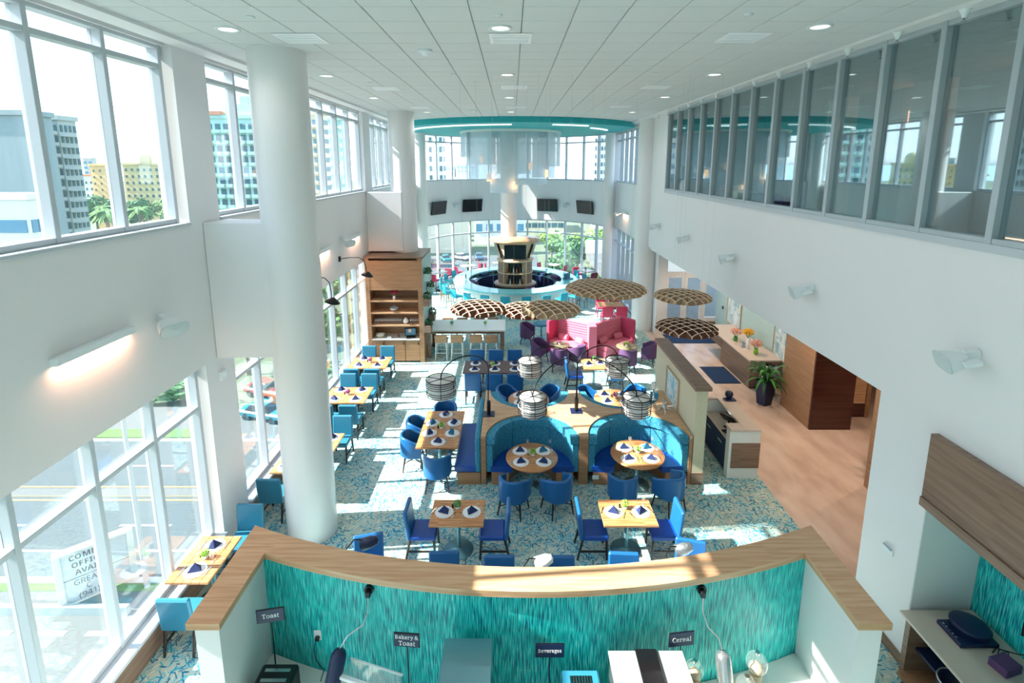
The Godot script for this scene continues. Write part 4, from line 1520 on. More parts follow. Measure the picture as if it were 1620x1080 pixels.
func plank_table(label: String, c: Vector3, w: float, d: float, m: Material, along_z: bool, bases: Array, group: String = "dining tables") -> void:
	var o := thing("dining_table", label, "table", c, 0.0, group)
	var n := maxi(3, roundi((w if along_z else d) / 0.14))
	var top := Node3D.new()
	top.name = "table_top"
	o.add_child(top)
	for i in n:
		if along_z:
			var x0 := -w / 2 + w * i / n
			bpart(top, "plank", x0 + 0.001, x0 + w / n - 0.001, 0.72, 0.76, -d / 2, d / 2, m, 0.003)
		else:
			var z0 := -d / 2 + d * i / n
			bpart(top, "plank", -w / 2, w / 2, 0.72, 0.76, z0 + 0.001, z0 + d / n - 0.001, m, 0.003)
	for b in bases:
		var st := S()
		turned(st, [Vector2(0, 0), Vector2(0.27, 0), Vector2(0.27, 0.012), Vector2(0.06, 0.03), Vector2(0.045, 0.06)], 28, b)
		part(o, "foot_plate", st, M.pedestal)
		st = S()
		cyl(st, b + Vector3(0, 0.03, 0), b + Vector3(0, 0.72, 0), 0.038, 0.038, 14)
		part(o, "pedestal", st, M.pedestal)

func round_table(label: String, c: Vector3, r: float, h: float, m: Material, group: String = "round tables in the booths") -> void:
	var o := thing("round_table", label, "table", c, 0.0, group)
	var st := S()
	turned(st, [Vector2(0, h - 0.04), Vector2(r - 0.01, h - 0.04), Vector2(r, h - 0.03), Vector2(r, h - 0.008), Vector2(r - 0.008, h), Vector2(0, h)], 44)
	part(o, "table_top", st, m)
	st = S()
	cyl(st, Vector3(0, 0.03, 0), Vector3(0, h - 0.04, 0), 0.04, 0.04, 14)
	part(o, "pedestal", st, M.pedestal)
	st = S()
	turned(st, [Vector2(0, 0), Vector2(r * 0.5, 0), Vector2(r * 0.5, 0.012), Vector2(0.06, 0.03), Vector2(0.045, 0.06)], 28)
	part(o, "foot_plate", st, M.pedestal)

func build_booths() -> void:
	setting_protos()
	P.side = side_chair(M.blue_leather, M.blue_seat, M.dark_wood)
	P.side_teal = side_chair(M.teal_leather, M.teal_leather, M.dark_wood)
	P.barrel = barrel_chair(M.blue_leather, M.blue_seat, M.dark_wood)
	var c1 := 0.45
	var c2 := 2.77
	var zf := -10.2
	var zb := -12.5
	# shared oak body
	var o := thing("booth_divider", "oak topped divider body shared by the four round booths", "booth")
	var poly := PackedVector2Array()
	poly.append(Vector2(-0.68, zf))
	for q in arc(Vector2(c1, zf), 1.02, 180, 360, 20):
		poly.append(q)
	for q in arc(Vector2(c2, zf), 1.1, 180, 360, 20):
		poly.append(q)
	poly.append(Vector2(3.94, zf))
	poly.append(Vector2(3.94, zb))
	for q in arc(Vector2(c2, zb), 1.04, 0, 180, 20):
		poly.append(q)
	for q in arc(Vector2(c1, zb), 1.02, 0, 180, 20):
		poly.append(q)
	poly.append(Vector2(-0.68, zb))
	var st := S()
	prism(st, poly, 0.0, 1.1)
	part(o, "carcass", st, M.oak_dull)
	st = S()
	prism(st, poly, 1.101, 1.15)
	part(o, "cap", st, M.oak, "smooth oak cap on the booths")
	for x in [-0.45, 1.6]:
		bpart(o, "socket_plate", x - 0.07 + 0.24, x + 0.07 + 0.24, 0.14, 0.24, zf + 0.02, zf + 0.03, M.white_plastic)
	var defs := [["front left booth", c1, zf, 1.02, 180.0, 360.0], ["front right booth by the woven partition", c2, zf, 1.1, 180.0, 360.0], ["back left booth", c1, zb, 1.02, 0.0, 180.0], ["back right booth by the woven partition", c2, zb, 1.04, 0.0, 180.0]]
	for d in defs:
		var b := thing("round_booth", "curved blue upholstered bench of the %s" % d[0], "booth", Vector3(d[1], 0, d[2]), 0.0, "round booths")
		var R: float = d[3]
		var dirn := 1.0 if d[4] > 90 else 1.0
		st = S()
		ribbon(st, arc(Vector2.ZERO, R, d[4], d[5], 28), 0.12, 0.5, 0.0, 0.30)
		part(b, "plinth", st, M.oak_dull)
		st = S()
		ribbon(st, arc(Vector2.ZERO, R, d[4], d[5], 28), 0.1, 0.58, 0.302, 0.44)
		part(b, "seat", st, M.blue_seat)
		for k in 3:
			var a0: float = d[4] + (d[5] - d[4]) * k / 3.0 + 0.8
			var a1: float = d[4] + (d[5] - d[4]) * (k + 1) / 3.0 - 0.8
			st = S()
			ribbon(st, arc(Vector2.ZERO, R, a0, a1, 12), 0.012, 0.14, 0.30, 0.93)
			part(b, "back_panel", st, M.tweed)
			st = S()
			ribbon(st, arc(Vector2.ZERO, R, a0, a1, 12), 0.012, 0.19, 0.95, 1.12)
			part(b, "top_roll", st, M.tweed)
	# tables in the booths
	var rt := [["front left booth table", Vector3(0.43, 0, -10.06), 0.56, true], ["front right booth table", Vector3(2.74, 0, -10.18), 0.58, true], ["back left booth table", Vector3(0.45, 0, -12.8), 0.55, false], ["back right booth table", Vector3(2.78, 0, -12.85), 0.56, false]]
	for r in rt:
		round_table("round oak pedestal table in the %s" % str(r[0]).replace(" table", ""), r[1], r[2], 0.76, M.plank)
		var seats := []
		var words := ["rear left", "rear right", "near right", "near left"]
		for k in 4:
			var a := deg_to_rad([222.0, 318.0, 45.0, 135.0][k])
			seats.append([words[k], Vector3(cos(a) * 0.34, 0.76, sin(a) * 0.31), 0.0])
		place(r[0], r[1], seats, r[3], 3)
		centre(r[0], r[1] + Vector3(0.02, 0.76, -0.03), "leaf_lime" if r[3] else "flower_purple")
	var bc := [["left chair at the front left booth table", Vector3(0.03, 0, -9.3), 2.75], ["right chair at the front left booth table", Vector3(0.92, 0, -9.33), 3.6], ["left chair at the front right booth table", Vector3(2.25, 0, -9.38), 2.85], ["right chair at the front right booth table", Vector3(3.22, 0, -9.4), 3.7],
		["left chair at the back left booth table", Vector3(-0.15, 0, -13.35), 0.9], ["right chair at the back left booth table", Vector3(1.05, 0, -13.35), -0.9], ["left chair at the back right booth table", Vector3(2.08, 0, -13.3), 1.0], ["right chair at the back right booth table", Vector3(3.45, 0, -13.35), -0.9]]
	for c in bc:
		put(P.barrel, "barrel_chair", "blue leather barrel chair, " + str(c[0]), "chair", c[1], c[2], "blue barrel chairs")
	# long banquette on the left flank
	var bq := thing("banquette", "straight royal blue banquette along the left side of the booths", "bench", Vector3(-0.98, 0, -11.15))
	bpart(bq, "plinth", -0.22, 0.28, 0.0, 0.28, -0.95, 0.95, M.oak_dull)
	bpart(bq, "seat", -0.29, 0.2, 0.28, 0.45, -0.95, 0.95, M.blue_seat, 0.03)
	bpart(bq, "backrest", 0.17, 0.295, 0.28, 1.12, -0.98, 0.96, M.tweed, 0.03)
	# woven partition
	var pt := struct("wall_partition", "cream woven partition with a wood cap beside the booths")
	bpart(pt, "panel", 3.96, 4.2, 0.28, 2.22, -10.2, -13.25, M.woven)
	bpart(pt, "base", 3.95, 4.21, 0.0, 0.28, -10.19, -13.26, M.walnut)
	bpart(pt, "cap", 3.9, 4.26, 2.22, 2.3, -10.14, -13.3, M.walnut)
	var ar := thing("picture", "abstract pale blue picture on the woven partition", "picture", Vector3(3.955, 1.55, -11.75), -PI / 2)
	picture(ar, 0.95, 0.8, 91)
	for k in 2:
		var sc := thing("ornament", ["silver branch ornament standing on the booth cap", "white candle on a silver holder on the booth cap"][k], "ornament", Vector3([3.62, 3.55][k], 1.15, [-11.35, -11.95][k]))
		st = S()
		if k == 0:
			for e in [[Vector3(-0.22, 0.02, 0.1), Vector3(0.1, 0.18, -0.1)], [Vector3(-0.05, 0.02, -0.15), Vector3(0.2, 0.2, 0.12)], [Vector3(-0.2, 0.16, 0.05), Vector3(0.24, 0.02, -0.02)], [Vector3(0.0, 0.02, 0.2), Vector3(0.02, 0.24, -0.15)]]:
				tube(st, e, 0.018, 6)
			part(sc, "branches", st, M.chrome)
		else:
			turned(st, [Vector2(0, 0), Vector2(0.07, 0), Vector2(0.07, 0.02), Vector2(0.02, 0.05), Vector2(0.02, 0.28), Vector2(0.06, 0.3)], 16)
			part(sc, "holder", st, M.chrome)
			st = S()
			cyl(st, Vector3(0, 0.3, 0), Vector3(0, 0.46, 0), 0.06, 0.06, 18)
			part(sc, "candle", st, M.lamp_white)
	arc_lamps()

func picture(o: Node3D, w: float, h: float, sd: int) -> void:
	for e in [[-w / 2, w / 2, h / 2 - 0.03, h / 2], [-w / 2, w / 2, -h / 2, -h / 2 + 0.03], [-w / 2, -w / 2 + 0.03, -h / 2 + 0.03, h / 2 - 0.03], [w / 2 - 0.03, w / 2, -h / 2 + 0.03, h / 2 - 0.03]]:
		bpart(o, "frame_bar", e[0], e[1], e[2], e[3], 0.0, 0.04, M.lattice_light)
	bpart(o, "backing", -w / 2 + 0.02, w / 2 - 0.02, -h / 2 + 0.02, h / 2 - 0.02, 0.0, 0.01, M.paint)
	var q := QuadMesh.new()
	q.size = Vector2(w - 0.06, h - 0.06)
	var m := StandardMaterial3D.new()
	m.albedo_texture = art_tex(sd)
	m.roughness = 0.3
	inst(o, "print", q, m, Vector3(0, 0, 0.014))

func drum_parts(o: Node3D, c: Vector3, r: float) -> void:
	var d := Node3D.new()
	d.name = "drum_shade"
	o.add_child(d, true)
	d.position = c
	var st := S()
	turned(st, [Vector2(0, -0.02), Vector2(r - 0.02, -0.02), Vector2(r - 0.02, -0.01), Vector2(0, -0.01)], 32)
	part(d, "top_diffuser", st, M.lamp_white)
	for k in 8:
		st = S()
		tube(st, arc3(Vector3(0, -0.05 * k, 0), r - 0.0 * k, 32), 0.013 if k == 0 else 0.008, 5)
		part(d, "ring", st, M.black_metal if k != 4 else M.white_plastic)
	st = S()
	lathe(st, [Vector2(r - 0.05, -0.03), Vector2(r - 0.05, -0.36), Vector2(r - 0.12, -0.44), Vector2(0, -0.46)], 32)
	part(d, "diffuser", st, M.lamp_white)
	for k in 3:
		st = S()
		var a := PI * k / 3 + 0.4
		var v := Vector3(cos(a), 0, sin(a)) * r
		tube(st, [v + Vector3(0, -0.35, 0), v, -v, -v + Vector3(0, -0.35, 0)], 0.008, 5)
		part(d, "spoke", st, M.black_metal)

func arc_lamps() -> void:
	var specs := [["arc lamp with one drum shade reaching left from the booth cap", Vector3(-0.55, 1.15, -11.2), [Vector3(-1.61, 2.2, -10.82)]],
		["arc lamp with four drum shades on the middle of the booth cap", Vector3(1.54, 1.15, -11.35), [Vector3(0.44, 2.2, -11.94), Vector3(0.43, 2.2, -9.95), Vector3(2.63, 2.2, -12.0), Vector3(2.61, 2.2, -9.95)]]]
	for s in specs:
		var b: Vector3 = s[1]
		var o := thing("arc_lamp", s[0], "lamp", b, 0.0, "arc lamps on the booths")
		bpart(o, "base_plate", -0.14, 0.14, 0.0, 0.015, -0.14, 0.14, M.navy, 0.004)
		var st := S()
		cyl(st, Vector3(0, 0.015, 0), Vector3(0, 0.34, 0), 0.045, 0.045, 16)
		part(o, "sleeve", st, M.black_metal)
		for e in s[2]:
			var rel: Vector3 = e - b
			var h := Vector3(rel.x, 0, rel.z)
			var u := h.normalized()
			var pts := [u * 0.012 + Vector3(0, 0.3, 0)]
			var top := 1.15 + 0.35
			for i in 17:
				var a := PI - PI * i / 16.0
				var half := h.length() / 2
				var base_y := 1.15 + (rel.y - 1.15) * i / 16.0
				pts.append(u * (half + half * cos(a)) + Vector3(0, base_y + sin(a) * 0.42, 0))
			st = S()
			tube(st, pts, 0.014, 6)
			part(o, "arm", st, M.black_metal)
			drum_parts(o, rel, 0.30 if s[2].size() > 1 else 0.33)

func build_tables() -> void:
	# window tables
	var g := "dining chairs by the windows"
	plank_table("narrow plank table by the window beside the buffet wall", Vector3(-4.92, 0, -7.18), 0.66, 0.98, M.plank, true, [Vector3(0.1, 0, 0)])
	place("window table beside the buffet", Vector3(-4.92, 0.76, -7.18), [["far", Vector3(0, 0, -0.26), PI], ["near", Vector3(0, 0, 0.26), 0.0]], true)
	centre("window table beside the buffet", Vector3(-4.92, 0.76, -7.18), "leaf_lime")
	put(P.side_teal, "side_chair", "teal side chair at the near end of the window table beside the buffet", "chair", Vector3(-4.78, 0, -6.48), PI, g)
	put(P.side_teal, "side_chair", "teal side chair at the far end of the window table beside the buffet", "chair", Vector3(-4.72, 0, -7.95), 0.0, g)
	var tb := [["window table half hidden by the near column", -4.45, -10.25, 1.05, 1.55], ["middle four seat window table", -4.5, -13.06, 1.16, 0.98], ["four seat window table by the shelf unit", -4.52, -15.38, 1.2, 0.96]]
	for t in tb:
		var c := Vector3(t[1], 0, t[2])
		plank_table("oak plank table, " + t[0], c, t[3], t[4], M.plank, true, [Vector3(0.2, 0, 0)])
		var dz: float = t[4] / 2 - 0.2
		place(t[0], c + Vector3(0, 0.76, 0), [["far left", Vector3(-0.28, 0, -dz), PI], ["far right", Vector3(0.3, 0, -dz), PI], ["near left", Vector3(-0.28, 0, dz), 0.0], ["near right", Vector3(0.3, 0, dz), 0.0]], false)
		centre(t[0], c + Vector3(0, 0.76, 0), "flower_purple")
		for s in [["far left", -0.3, -1], ["far right", 0.32, -1], ["near left", -0.3, 1], ["near right", 0.32, 1]]:
			if s[0] == "near right" and t[1] == -4.45:
				continue
			put(P.side_teal, "side_chair", "teal side chair, %s seat, %s" % [s[0], t[0]], "chair", c + Vector3(s[1], 0, float(s[2]) * (t[4] / 2 + 0.22)), PI if s[2] > 0 else 0.0, g)
	# six seat table by the banquette
	var c := Vector3(-1.68, 0, -11.26)
	plank_table("six seat oak plank table by the blue banquette", c, 0.95, 1.72, M.plank, true, [Vector3(0, 0, -0.4), Vector3(0, 0, 0.4)])
	place("six seat plank table", c + Vector3(0, 0.76, 0), [["far end", Vector3(0.02, 0, -0.66), PI], ["left rear", Vector3(-0.26, 0, -0.24), -PI / 2], ["right rear", Vector3(0.27, 0, -0.24), PI / 2], ["left front", Vector3(-0.26, 0, 0.24), -PI / 2], ["right front", Vector3(0.27, 0, 0.24), PI / 2], ["near end", Vector3(0, 0, 0.62), 0.0]], true, 3)
	centre("six seat plank table", c + Vector3(0.0, 0.76, 0.02), "leaf_lime")
	for s in [["far end", Vector3(-0.05, 0, -1.05), 0.0], ["left rear", Vector3(-0.62, 0, -0.32), PI / 2], ["left front", Vector3(-0.62, 0, 0.36), PI / 2 + 0.1], ["near end", Vector3(0.05, 0, 1.15), PI + 0.1]]:
		put(P.barrel, "barrel_chair", "blue leather barrel chair, %s seat, six seat plank table" % s[0], "chair", c + s[1], s[2], "blue barrel chairs")
	# brown six seat table
	c = Vector3(-0.55, 0, -15.02)
	plank_table("brown six seat table between two rows of blue chairs", c, 1.9, 0.98, M.brown_table, false, [Vector3(-0.55, 0, 0), Vector3(0.55, 0, 0)])
	var seats := []
	for k in 3:
		var wd: String = ["left", "middle", "right"][k]
		var x := -0.6 + 0.62 * k
		seats.append(["far " + wd, Vector3(x, 0, -0.24), PI])
		seats.append(["near " + wd, Vector3(x, 0, 0.24), 0.0])
		put(P.side, "side_chair", "blue side chair, far %s seat, brown six seat table" % wd, "chair", c + Vector3(x, 0, -0.68), 0.0, "blue side chairs")
		put(P.side, "side_chair", "blue side chair, near %s seat, brown six seat table" % wd, "chair", c + Vector3(x, 0, 0.72), PI, "blue side chairs")
	place("brown six seat table", c + Vector3(0, 0.76, 0), seats, false)
	centre("brown six seat table", c + Vector3(-0.05, 0.76, 0), "leaf_lime")
	# two square tables near the buffet
	for t in [["left two seat table near the buffet", -0.98, 0], ["right two seat table near the buffet", 2.09, 1]]:
		c = Vector3(t[1], 0, -8.27)
		plank_table("oak %s on a round steel foot" % t[0], c, 0.96, 0.7, M.plank, false, [Vector3(0, 0, 0)])
		place(t[0], c + Vector3(0, 0.76, 0), [["left", Vector3(-0.25, 0, 0.0), -PI / 2 + 1.2], ["right", Vector3(0.25, 0, 0.0), PI / 2 - 1.2]], true)
		centre(t[0], c + Vector3(-0.02, 0.76, -0.1), "leaf" if t[2] == 0 else "leaf_lime")
		put(P.side, "side_chair", "blue side chair on the left of the %s" % t[0], "chair", c + Vector3(-0.62, 0, 0.05), PI / 2, "blue side chairs")
		put(P.side, "side_chair", "blue side chair on the right of the %s" % t[0], "chair", c + Vector3(0.64, 0, 0.05), -PI / 2, "blue side chairs")
	# chairs along the buffet wall
	var k := 0
	for q in [[-2.31, -7.45], [-1.06, -7.06], [-0.2, -6.98], [0.74, -6.97], [1.75, -7.04], [2.85, -7.33]]:
		put(P.side, "side_chair", "blue chair back showing above the wall cap, %s from the left" % ["first", "second", "third", "fourth", "fifth", "last"][k], "chair", Vector3(q[0], 0, q[1] + 0.25), [0.25, 0.05, 0.0, 0.0, -0.05, -0.25][k], "chairs along the buffet wall")
		k += 1
	# two seat table by the sofa
	c = Vector3(2.6, 0, -15.25)
	plank_table("small oak table in front of the pink sofa", c, 0.75, 0.85, M.plank, false, [Vector3(0, 0, 0)])
	place("small table before the pink sofa", c + Vector3(0, 0.76, 0), [["left", Vector3(-0.18, 0, 0.05), 0.3], ["right", Vector3(0.2, 0, -0.05), -0.3]], false)
	centre("small table before the pink sofa", c + Vector3(0.05, 0.76, -0.25), "leaf")
	put(P.side, "side_chair", "blue side chair left of the small table before the sofa", "chair", c + Vector3(-0.62, 0, 0.1), PI / 2, "blue side chairs")
	put(P.barrel, "barrel_chair", "blue low armchair right of the small table before the sofa", "chair", c + Vector3(0.66, 0, 0.1), -PI / 2, "blue barrel chairs")

# ---------------------------------------------------------------- lounge, shelf unit, lobby
func sofa(label: String, at: Vector3, yaw: float, arm_side: float) -> void:
	var o := thing("high_back_sofa", label, "sofa", at, yaw, "pink high back sofas")
	var L := 0.75
	bpart(o, "base", -L, L, 0.0, 0.26, -0.4, 0.24, M.pink_felt, 0.01)
	bpart(o, "seat", -L, L, 0.262, 0.44, -0.3, 0.27, M.pink_felt, 0.03)
	bpart(o, "back", -L, L, 0.262, 1.2, -0.42, -0.34, M.pink_felt, 0.01)
	for k in 5:
		bpart(o, "channel", -L, L, 0.74 + k * 0.092, 0.828 + k * 0.092, -0.34, -0.285, M.pink_felt, 0.02)
	bpart(o, "back_pad", -L, L, 0.44, 0.736, -0.34, -0.29, M.pink_felt, 0.02)
	bpart(o, "arm", arm_side * L - 0.06, arm_side * L + 0.06, 0.0, 1.2, -0.42, 0.3, M.pink_dark, 0.012)

func cushion(label: String, at: Vector3, yaw: float) -> void:
	var o := thing("cushion", label, "cushion", at, yaw, "pink cushions on the sofas")
	var st := S()
	T = Transform3D(Basis(Vector3.RIGHT, -0.3), Vector3(0, 0.11, 0))
	rbox(st, Vector3.ZERO, Vector3(0.42, 0.24, 0.13), 0.05)
	T = Transform3D()
	part(o, "pad", st, M.pink_felt)

func fluff(st: SurfaceTool, c: Vector3, r: float, n: int, s: float, seed_: int) -> void:
	var g := RandomNumberGenerator.new()
	g.seed = seed_
	for i in n:
		var d := Vector3(g.randfn(), g.randfn(), g.randfn()).normalized()
		var p := c + d * r * g.randf_range(0.75, 1.0)
		var u := d.cross(Vector3(g.randfn(), g.randfn(), g.randfn())).normalized()
		var w := d.cross(u)
		tri(st, p - u * s, p + u * s, p + (w + d * 0.4) * s * 2)

func flower_vase(label: String, at: Vector3, m: Material, h: float, vm: Material, sc: float = 1.0) -> void:
	var o := thing("flower_vase", label, "vase", at)
	o.scale = Vector3.ONE * sc
	var st := S()
	turned(st, [Vector2(0, 0), Vector2(0.06, 0), Vector2(0.075, h * 0.5), Vector2(0.06, h), Vector2(0.05, h), Vector2(0, h * 0.8)], 18)
	part(o, "vase", st, vm)
	st = S()
	for k in 7:
		var a := TAU * k / 7
		tube(st, [Vector3(0, h * 0.8, 0), Vector3(cos(a) * 0.12, h + 0.16, sin(a) * 0.12)], 0.006, 4)
	part(o, "stems", st, M.leaf)
	st = S()
	for k in 7:
		var a := TAU * k / 7
		fluff(st, Vector3(cos(a) * 0.12, h + 0.18, sin(a) * 0.12), 0.075, 70, 0.018, k)
	fluff(st, Vector3(0, h + 0.24, 0), 0.09, 80, 0.02, 9)
	part(o, "blossoms", st, m)

func build_lounge() -> void:
	sofa("pink channelled high back sofa facing left with a dark red end", Vector3(2.13, 0, -18.12), -0.63, -1.0)
	sofa("pink channelled high back sofa facing right toward the lobby", Vector3(3.85, 0, -18.22), 0.67, 1.0)
	var dv := thing("sofa_divider", "tall pink upholstered end panel where the two sofas meet", "sofa", Vector3(2.93, 0, -17.9))
	bpart(dv, "post", -0.15, 0.15, 0.0, 1.21, -0.28, 0.28, M.pink_felt, 0.015)
	cushion("pink bolster cushion at the far end of the left sofa", Vector3(1.95, 0.44, -18.42), -0.55)
	cushion("pink cushion at the near end of the left sofa", Vector3(2.5, 0.44, -17.95), -0.9)
	cushion("pink cushion at the near end of the right sofa", Vector3(3.4, 0.44, -18.05), 0.8)
	cushion("pink cushion at the far end of the right sofa", Vector3(4.05, 0.44, -18.55), 0.6)
	P.purple = barrel_chair(M.purple_felt, M.purple_felt, M.dark_wood, 0.3)
	for c in [["purple tub chair farthest left of the sofas", Vector3(0.62, 0, -19.2), 1.2], ["purple tub chair left of the round lounge table", Vector3(0.98, 0, -17.3), 1.0], ["purple tub chair with its back to the viewer at the left lounge table", Vector3(1.62, 0, -16.55), 3.1], ["purple tub chair turned away beside the divider", Vector3(2.28, 0, -16.85), 3.9], ["purple tub chair with its back to the viewer at the right lounge table", Vector3(3.95, 0, -16.45), 3.0], ["pink lit purple tub chair by the lobby partition", Vector3(4.78, 0, -17.05), -1.9], ["dark purple tub chair behind the right sofa", Vector3(4.62, 0, -19.5), -1.0]]:
		put(P.purple, "tub_chair", c[0], "chair", c[1], c[2], "purple tub chairs")
	round_table("round bronze lounge table before the left pink sofa", Vector3(1.72, 0, -17.45), 0.36, 0.6, M.bronze, "lounge tables")
	round_table("round bronze lounge table before the right pink sofa", Vector3(4.1, 0, -17.3), 0.38, 0.6, M.bronze, "lounge tables")
	round_table("small round blue table behind the left sofa", Vector3(1.2, 0, -19.9), 0.36, 0.6, M.teal_leather, "lounge tables")
	centre("left lounge table", Vector3(1.72, 0.6, -17.45), "flower_purple")
	centre("right lounge table", Vector3(4.1, 0.6, -17.3), "leaf_lime")
	# communal high table
	var ht := thing("high_table", "long white topped communal high table with wood legs", "table", Vector3(-1.68, 0, -18.36))
	bpart(ht, "top", -1.43, 1.43, 0.99, 1.05, -0.65, 0.65, M.white_stone, 0.008)
	for x in [-1.36, 1.3]:
		for z in [-0.56, 0.56]:
			bpart(ht, "leg", x - 0.05, x + 0.08, 0.0, 0.99, z - 0.07, z + 0.07, M.walnut)
	bpart(ht, "apron", -1.3, 1.25, 0.88, 0.99, 0.52, 0.56, M.walnut)
	P.brown_stool = bar_stool(M.oak_dull, M.white_plastic, 0.72, 0.98)
	for k in 4:
		var wd: String = ["first", "second", "third", "last"][k]
		put(P.brown_stool, "bar_stool", "brown stool with white metal legs, %s along the near side of the high table" % wd, "stool", Vector3([-2.55, -1.98, -1.3, -0.75][k], 0, -17.62), PI, "stools at the high table")
		put(P.brown_stool, "bar_stool", "brown stool with white metal legs, %s along the far side of the high table" % wd, "stool", Vector3([-2.55, -1.98, -1.3, -0.75][k], 0, -19.25), 0.0, "stools at the high table")
	put(P.green_leaf, "table_plant", "dark green plant on the left of the high table", "plant", Vector3(-2.25, 1.051, -18.3), 0, "table centrepieces")
	put(P.green_leaf_lime, "table_plant", "bright green plant on the right of the high table", "plant", Vector3(-1.0, 1.051, -18.3), 0, "table centrepieces")
	# shelf unit
	var su := thing("shelf_unit", "tall wooden service shelf unit by the left windows", "shelf", Vector3(-4.1, 0, -17.25))
	var D := -1.85
	bpart(su, "side_panel", -1.0, -0.86, 0.0, 3.78, D, 0.0, M.oak_dull)
	bpart(su, "side_panel", 0.82, 0.98, 0.0, 3.78, D, 0.0, M.oak_dull)
	bpart(su, "back_panel", -0.86, 0.82, 0.0, 3.7, -0.7, -0.66, M.oak_dull)
	bpart(su, "upper_panel", -0.86, 0.82, 2.65, 3.7, -0.04, -0.005, M.oak_dull)
	bpart(su, "top_board", -1.02, 1.0, 3.78, 3.84, D - 0.02, 0.02, M.walnut)
	for y in [2.25, 1.82, 1.36]:
		bpart(su, "shelf_board", -0.86, 0.82, y - 0.025, y + 0.03, -0.66, -0.01, M.oak)
	bpart(su, "counter_top", -0.86, 0.82, 0.83, 0.87, -0.66, 0.01, M.white_stone)
	for k in 3:
		var x0: float = -0.86 + [0.0, 0.45, 1.17][k]
		var x1: float = -0.86 + [0.44, 1.16, 1.68][k]
		var dr := bpart(su, "cabinet_door", x0, x1 - 0.01, 0.06, 0.82, -0.03, -0.004, M.oak_dull)
		bpart(dr, "pull", x1 - 0.06, x1 - 0.04, 0.66, 0.76, -0.004, 0.012, M.black_metal)
	var sp := bpart(su, "side_cladding", 0.98, 1.0, 1.1, 3.74, D, -0.02, M.sage_wall)
	sp.set_meta("label", "sage green side cladding")
	var g := ["first", "second", "third", "fourth", "fifth"]
	var k5 := 0
	for q in [[3.2, -17.55], [2.6, -18.1], [2.35, -17.35], [1.5, -18.35], [1.35, -17.45]]:
		var o := thing("wall_planter", "green plant in a wall box on the shelf unit side, %s from the top" % g[k5], "planter", Vector3(-3.09, q[0], q[1]), 0.0, "wall planters on the shelf unit")
		var pm: Material = [M.sage_wall, M.mint_block, M.walnut, M.walnut, M.walnut][k5]
		bpart(o, "box", 0.0, 0.22, -0.26, 0.0, -0.2, 0.2, pm, 0.01)
		var st := S()
		fluff(st, Vector3(0.11, 0.06, 0), 0.16, 150, 0.03, k5)
		part(o, "foliage", st, M.leaf_dark)
		k5 += 1
	flower_vase("white vase with dark pink flowers on the top shelf", Vector3(-4.15, 2.281, -17.4), M.red_seat, 0.2, M.china, 0.72)
	var bo := thing("bowl", "white bowl with green filling on the second shelf", "bowl", Vector3(-4.2, 1.851, -17.5))
	var st := S()
	lathe(st, [Vector2(0.05, 0), Vector2(0.12, 0.04), Vector2(0.16, 0.1), Vector2(0.15, 0.1), Vector2(0.1, 0.05), Vector2(0, 0.04)], 22)
	part(bo, "dish", st, M.china)
	st = S()
	fluff(st, Vector3(0, 0.08, 0), 0.1, 60, 0.02, 4)
	part(bo, "filling", st, M.sage_wall)
	for r in 3:
		for i in 12:
			var x := -4.86 + i * 0.083
			put(P.glass, "wine_glass", "stemmed glass in the long row on the third shelf", "glass", Vector3(x, 1.391, -17.38 - r * 0.09), 0.0, "glasses in the long row on the shelf")
	for r in 3:
		for i in 4:
			put(P.glass, "wine_glass", "stemmed glass in the short row right of the round white vase", "glass", Vector3(-3.6 + i * 0.083, 1.391, -17.38 - r * 0.09), 0.0, "glasses in the short row on the shelf")
	var wv := thing("vase", "round white vase between the rows of glasses", "vase", Vector3(-3.78, 1.391, -17.42))
	st = S()
	lathe(st, [Vector2(0, 0), Vector2(0.06, 0.01), Vector2(0.1, 0.09), Vector2(0.07, 0.17), Vector2(0.03, 0.2), Vector2(0.03, 0.22)], 20)
	part(wv, "body", st, M.china)
	var bk := thing("bread_basket", "pale oval basket on the shelf unit counter", "basket", Vector3(-4.72, 0.871, -17.5))
	st = S()
	lathe(st, [Vector2(0.1, 0), Vector2(0.15, 0.05), Vector2(0.18, 0.12), Vector2(0.165, 0.12), Vector2(0.12, 0.04), Vector2(0, 0.03)], 22)
	part(bk, "weave", st, M.woven)
	st = S()
	lathe(st, [Vector2(0.15, 0.09), Vector2(0.1, 0.14), Vector2(0, 0.15)], 16)
	part(bk, "cloth", st, M.china)
	var pl := thing("paper_stack", "small white paper stack on the shelf unit counter", "paper", Vector3(-4.38, 0.871, -17.4))
	bpart(pl, "sheets", -0.08, 0.08, 0, 0.03, -0.06, 0.06, M.china)
	bpart(pl, "sheets", -0.07, 0.07, 0.03, 0.045, -0.05, 0.05, M.china)
	var sb := thing("sauce_bottle", "small brown bottle on the shelf unit counter", "bottle", Vector3(-4.08, 0.871, -17.5))
	st = S()
	turned(st, [Vector2(0, 0), Vector2(0.03, 0), Vector2(0.03, 0.1), Vector2(0.012, 0.14), Vector2(0.012, 0.18), Vector2(0, 0.18)], 14)
	part(sb, "glass_body", st, M.bottle_amber)
	var ps := thing("order_terminal", "black point of sale screen on the shelf unit counter", "terminal", Vector3(-3.62, 0.871, -17.42), 0.15)
	bpart(ps, "base", -0.16, 0.16, 0, 0.05, -0.12, 0.14, M.black_plastic, 0.012)
	var sc := bpart(ps, "screen_case", -0.2, 0.2, 0.06, 0.36, -0.06, 0.0, M.black_plastic, 0.012)
	bpart(sc, "screen", -0.17, 0.17, 0.09, 0.33, 0.0, 0.004, M.pane_blue)
	bpart(sc, "note", -0.08, 0.02, 0.2, 0.32, 0.004, 0.008, M.flower_pink)
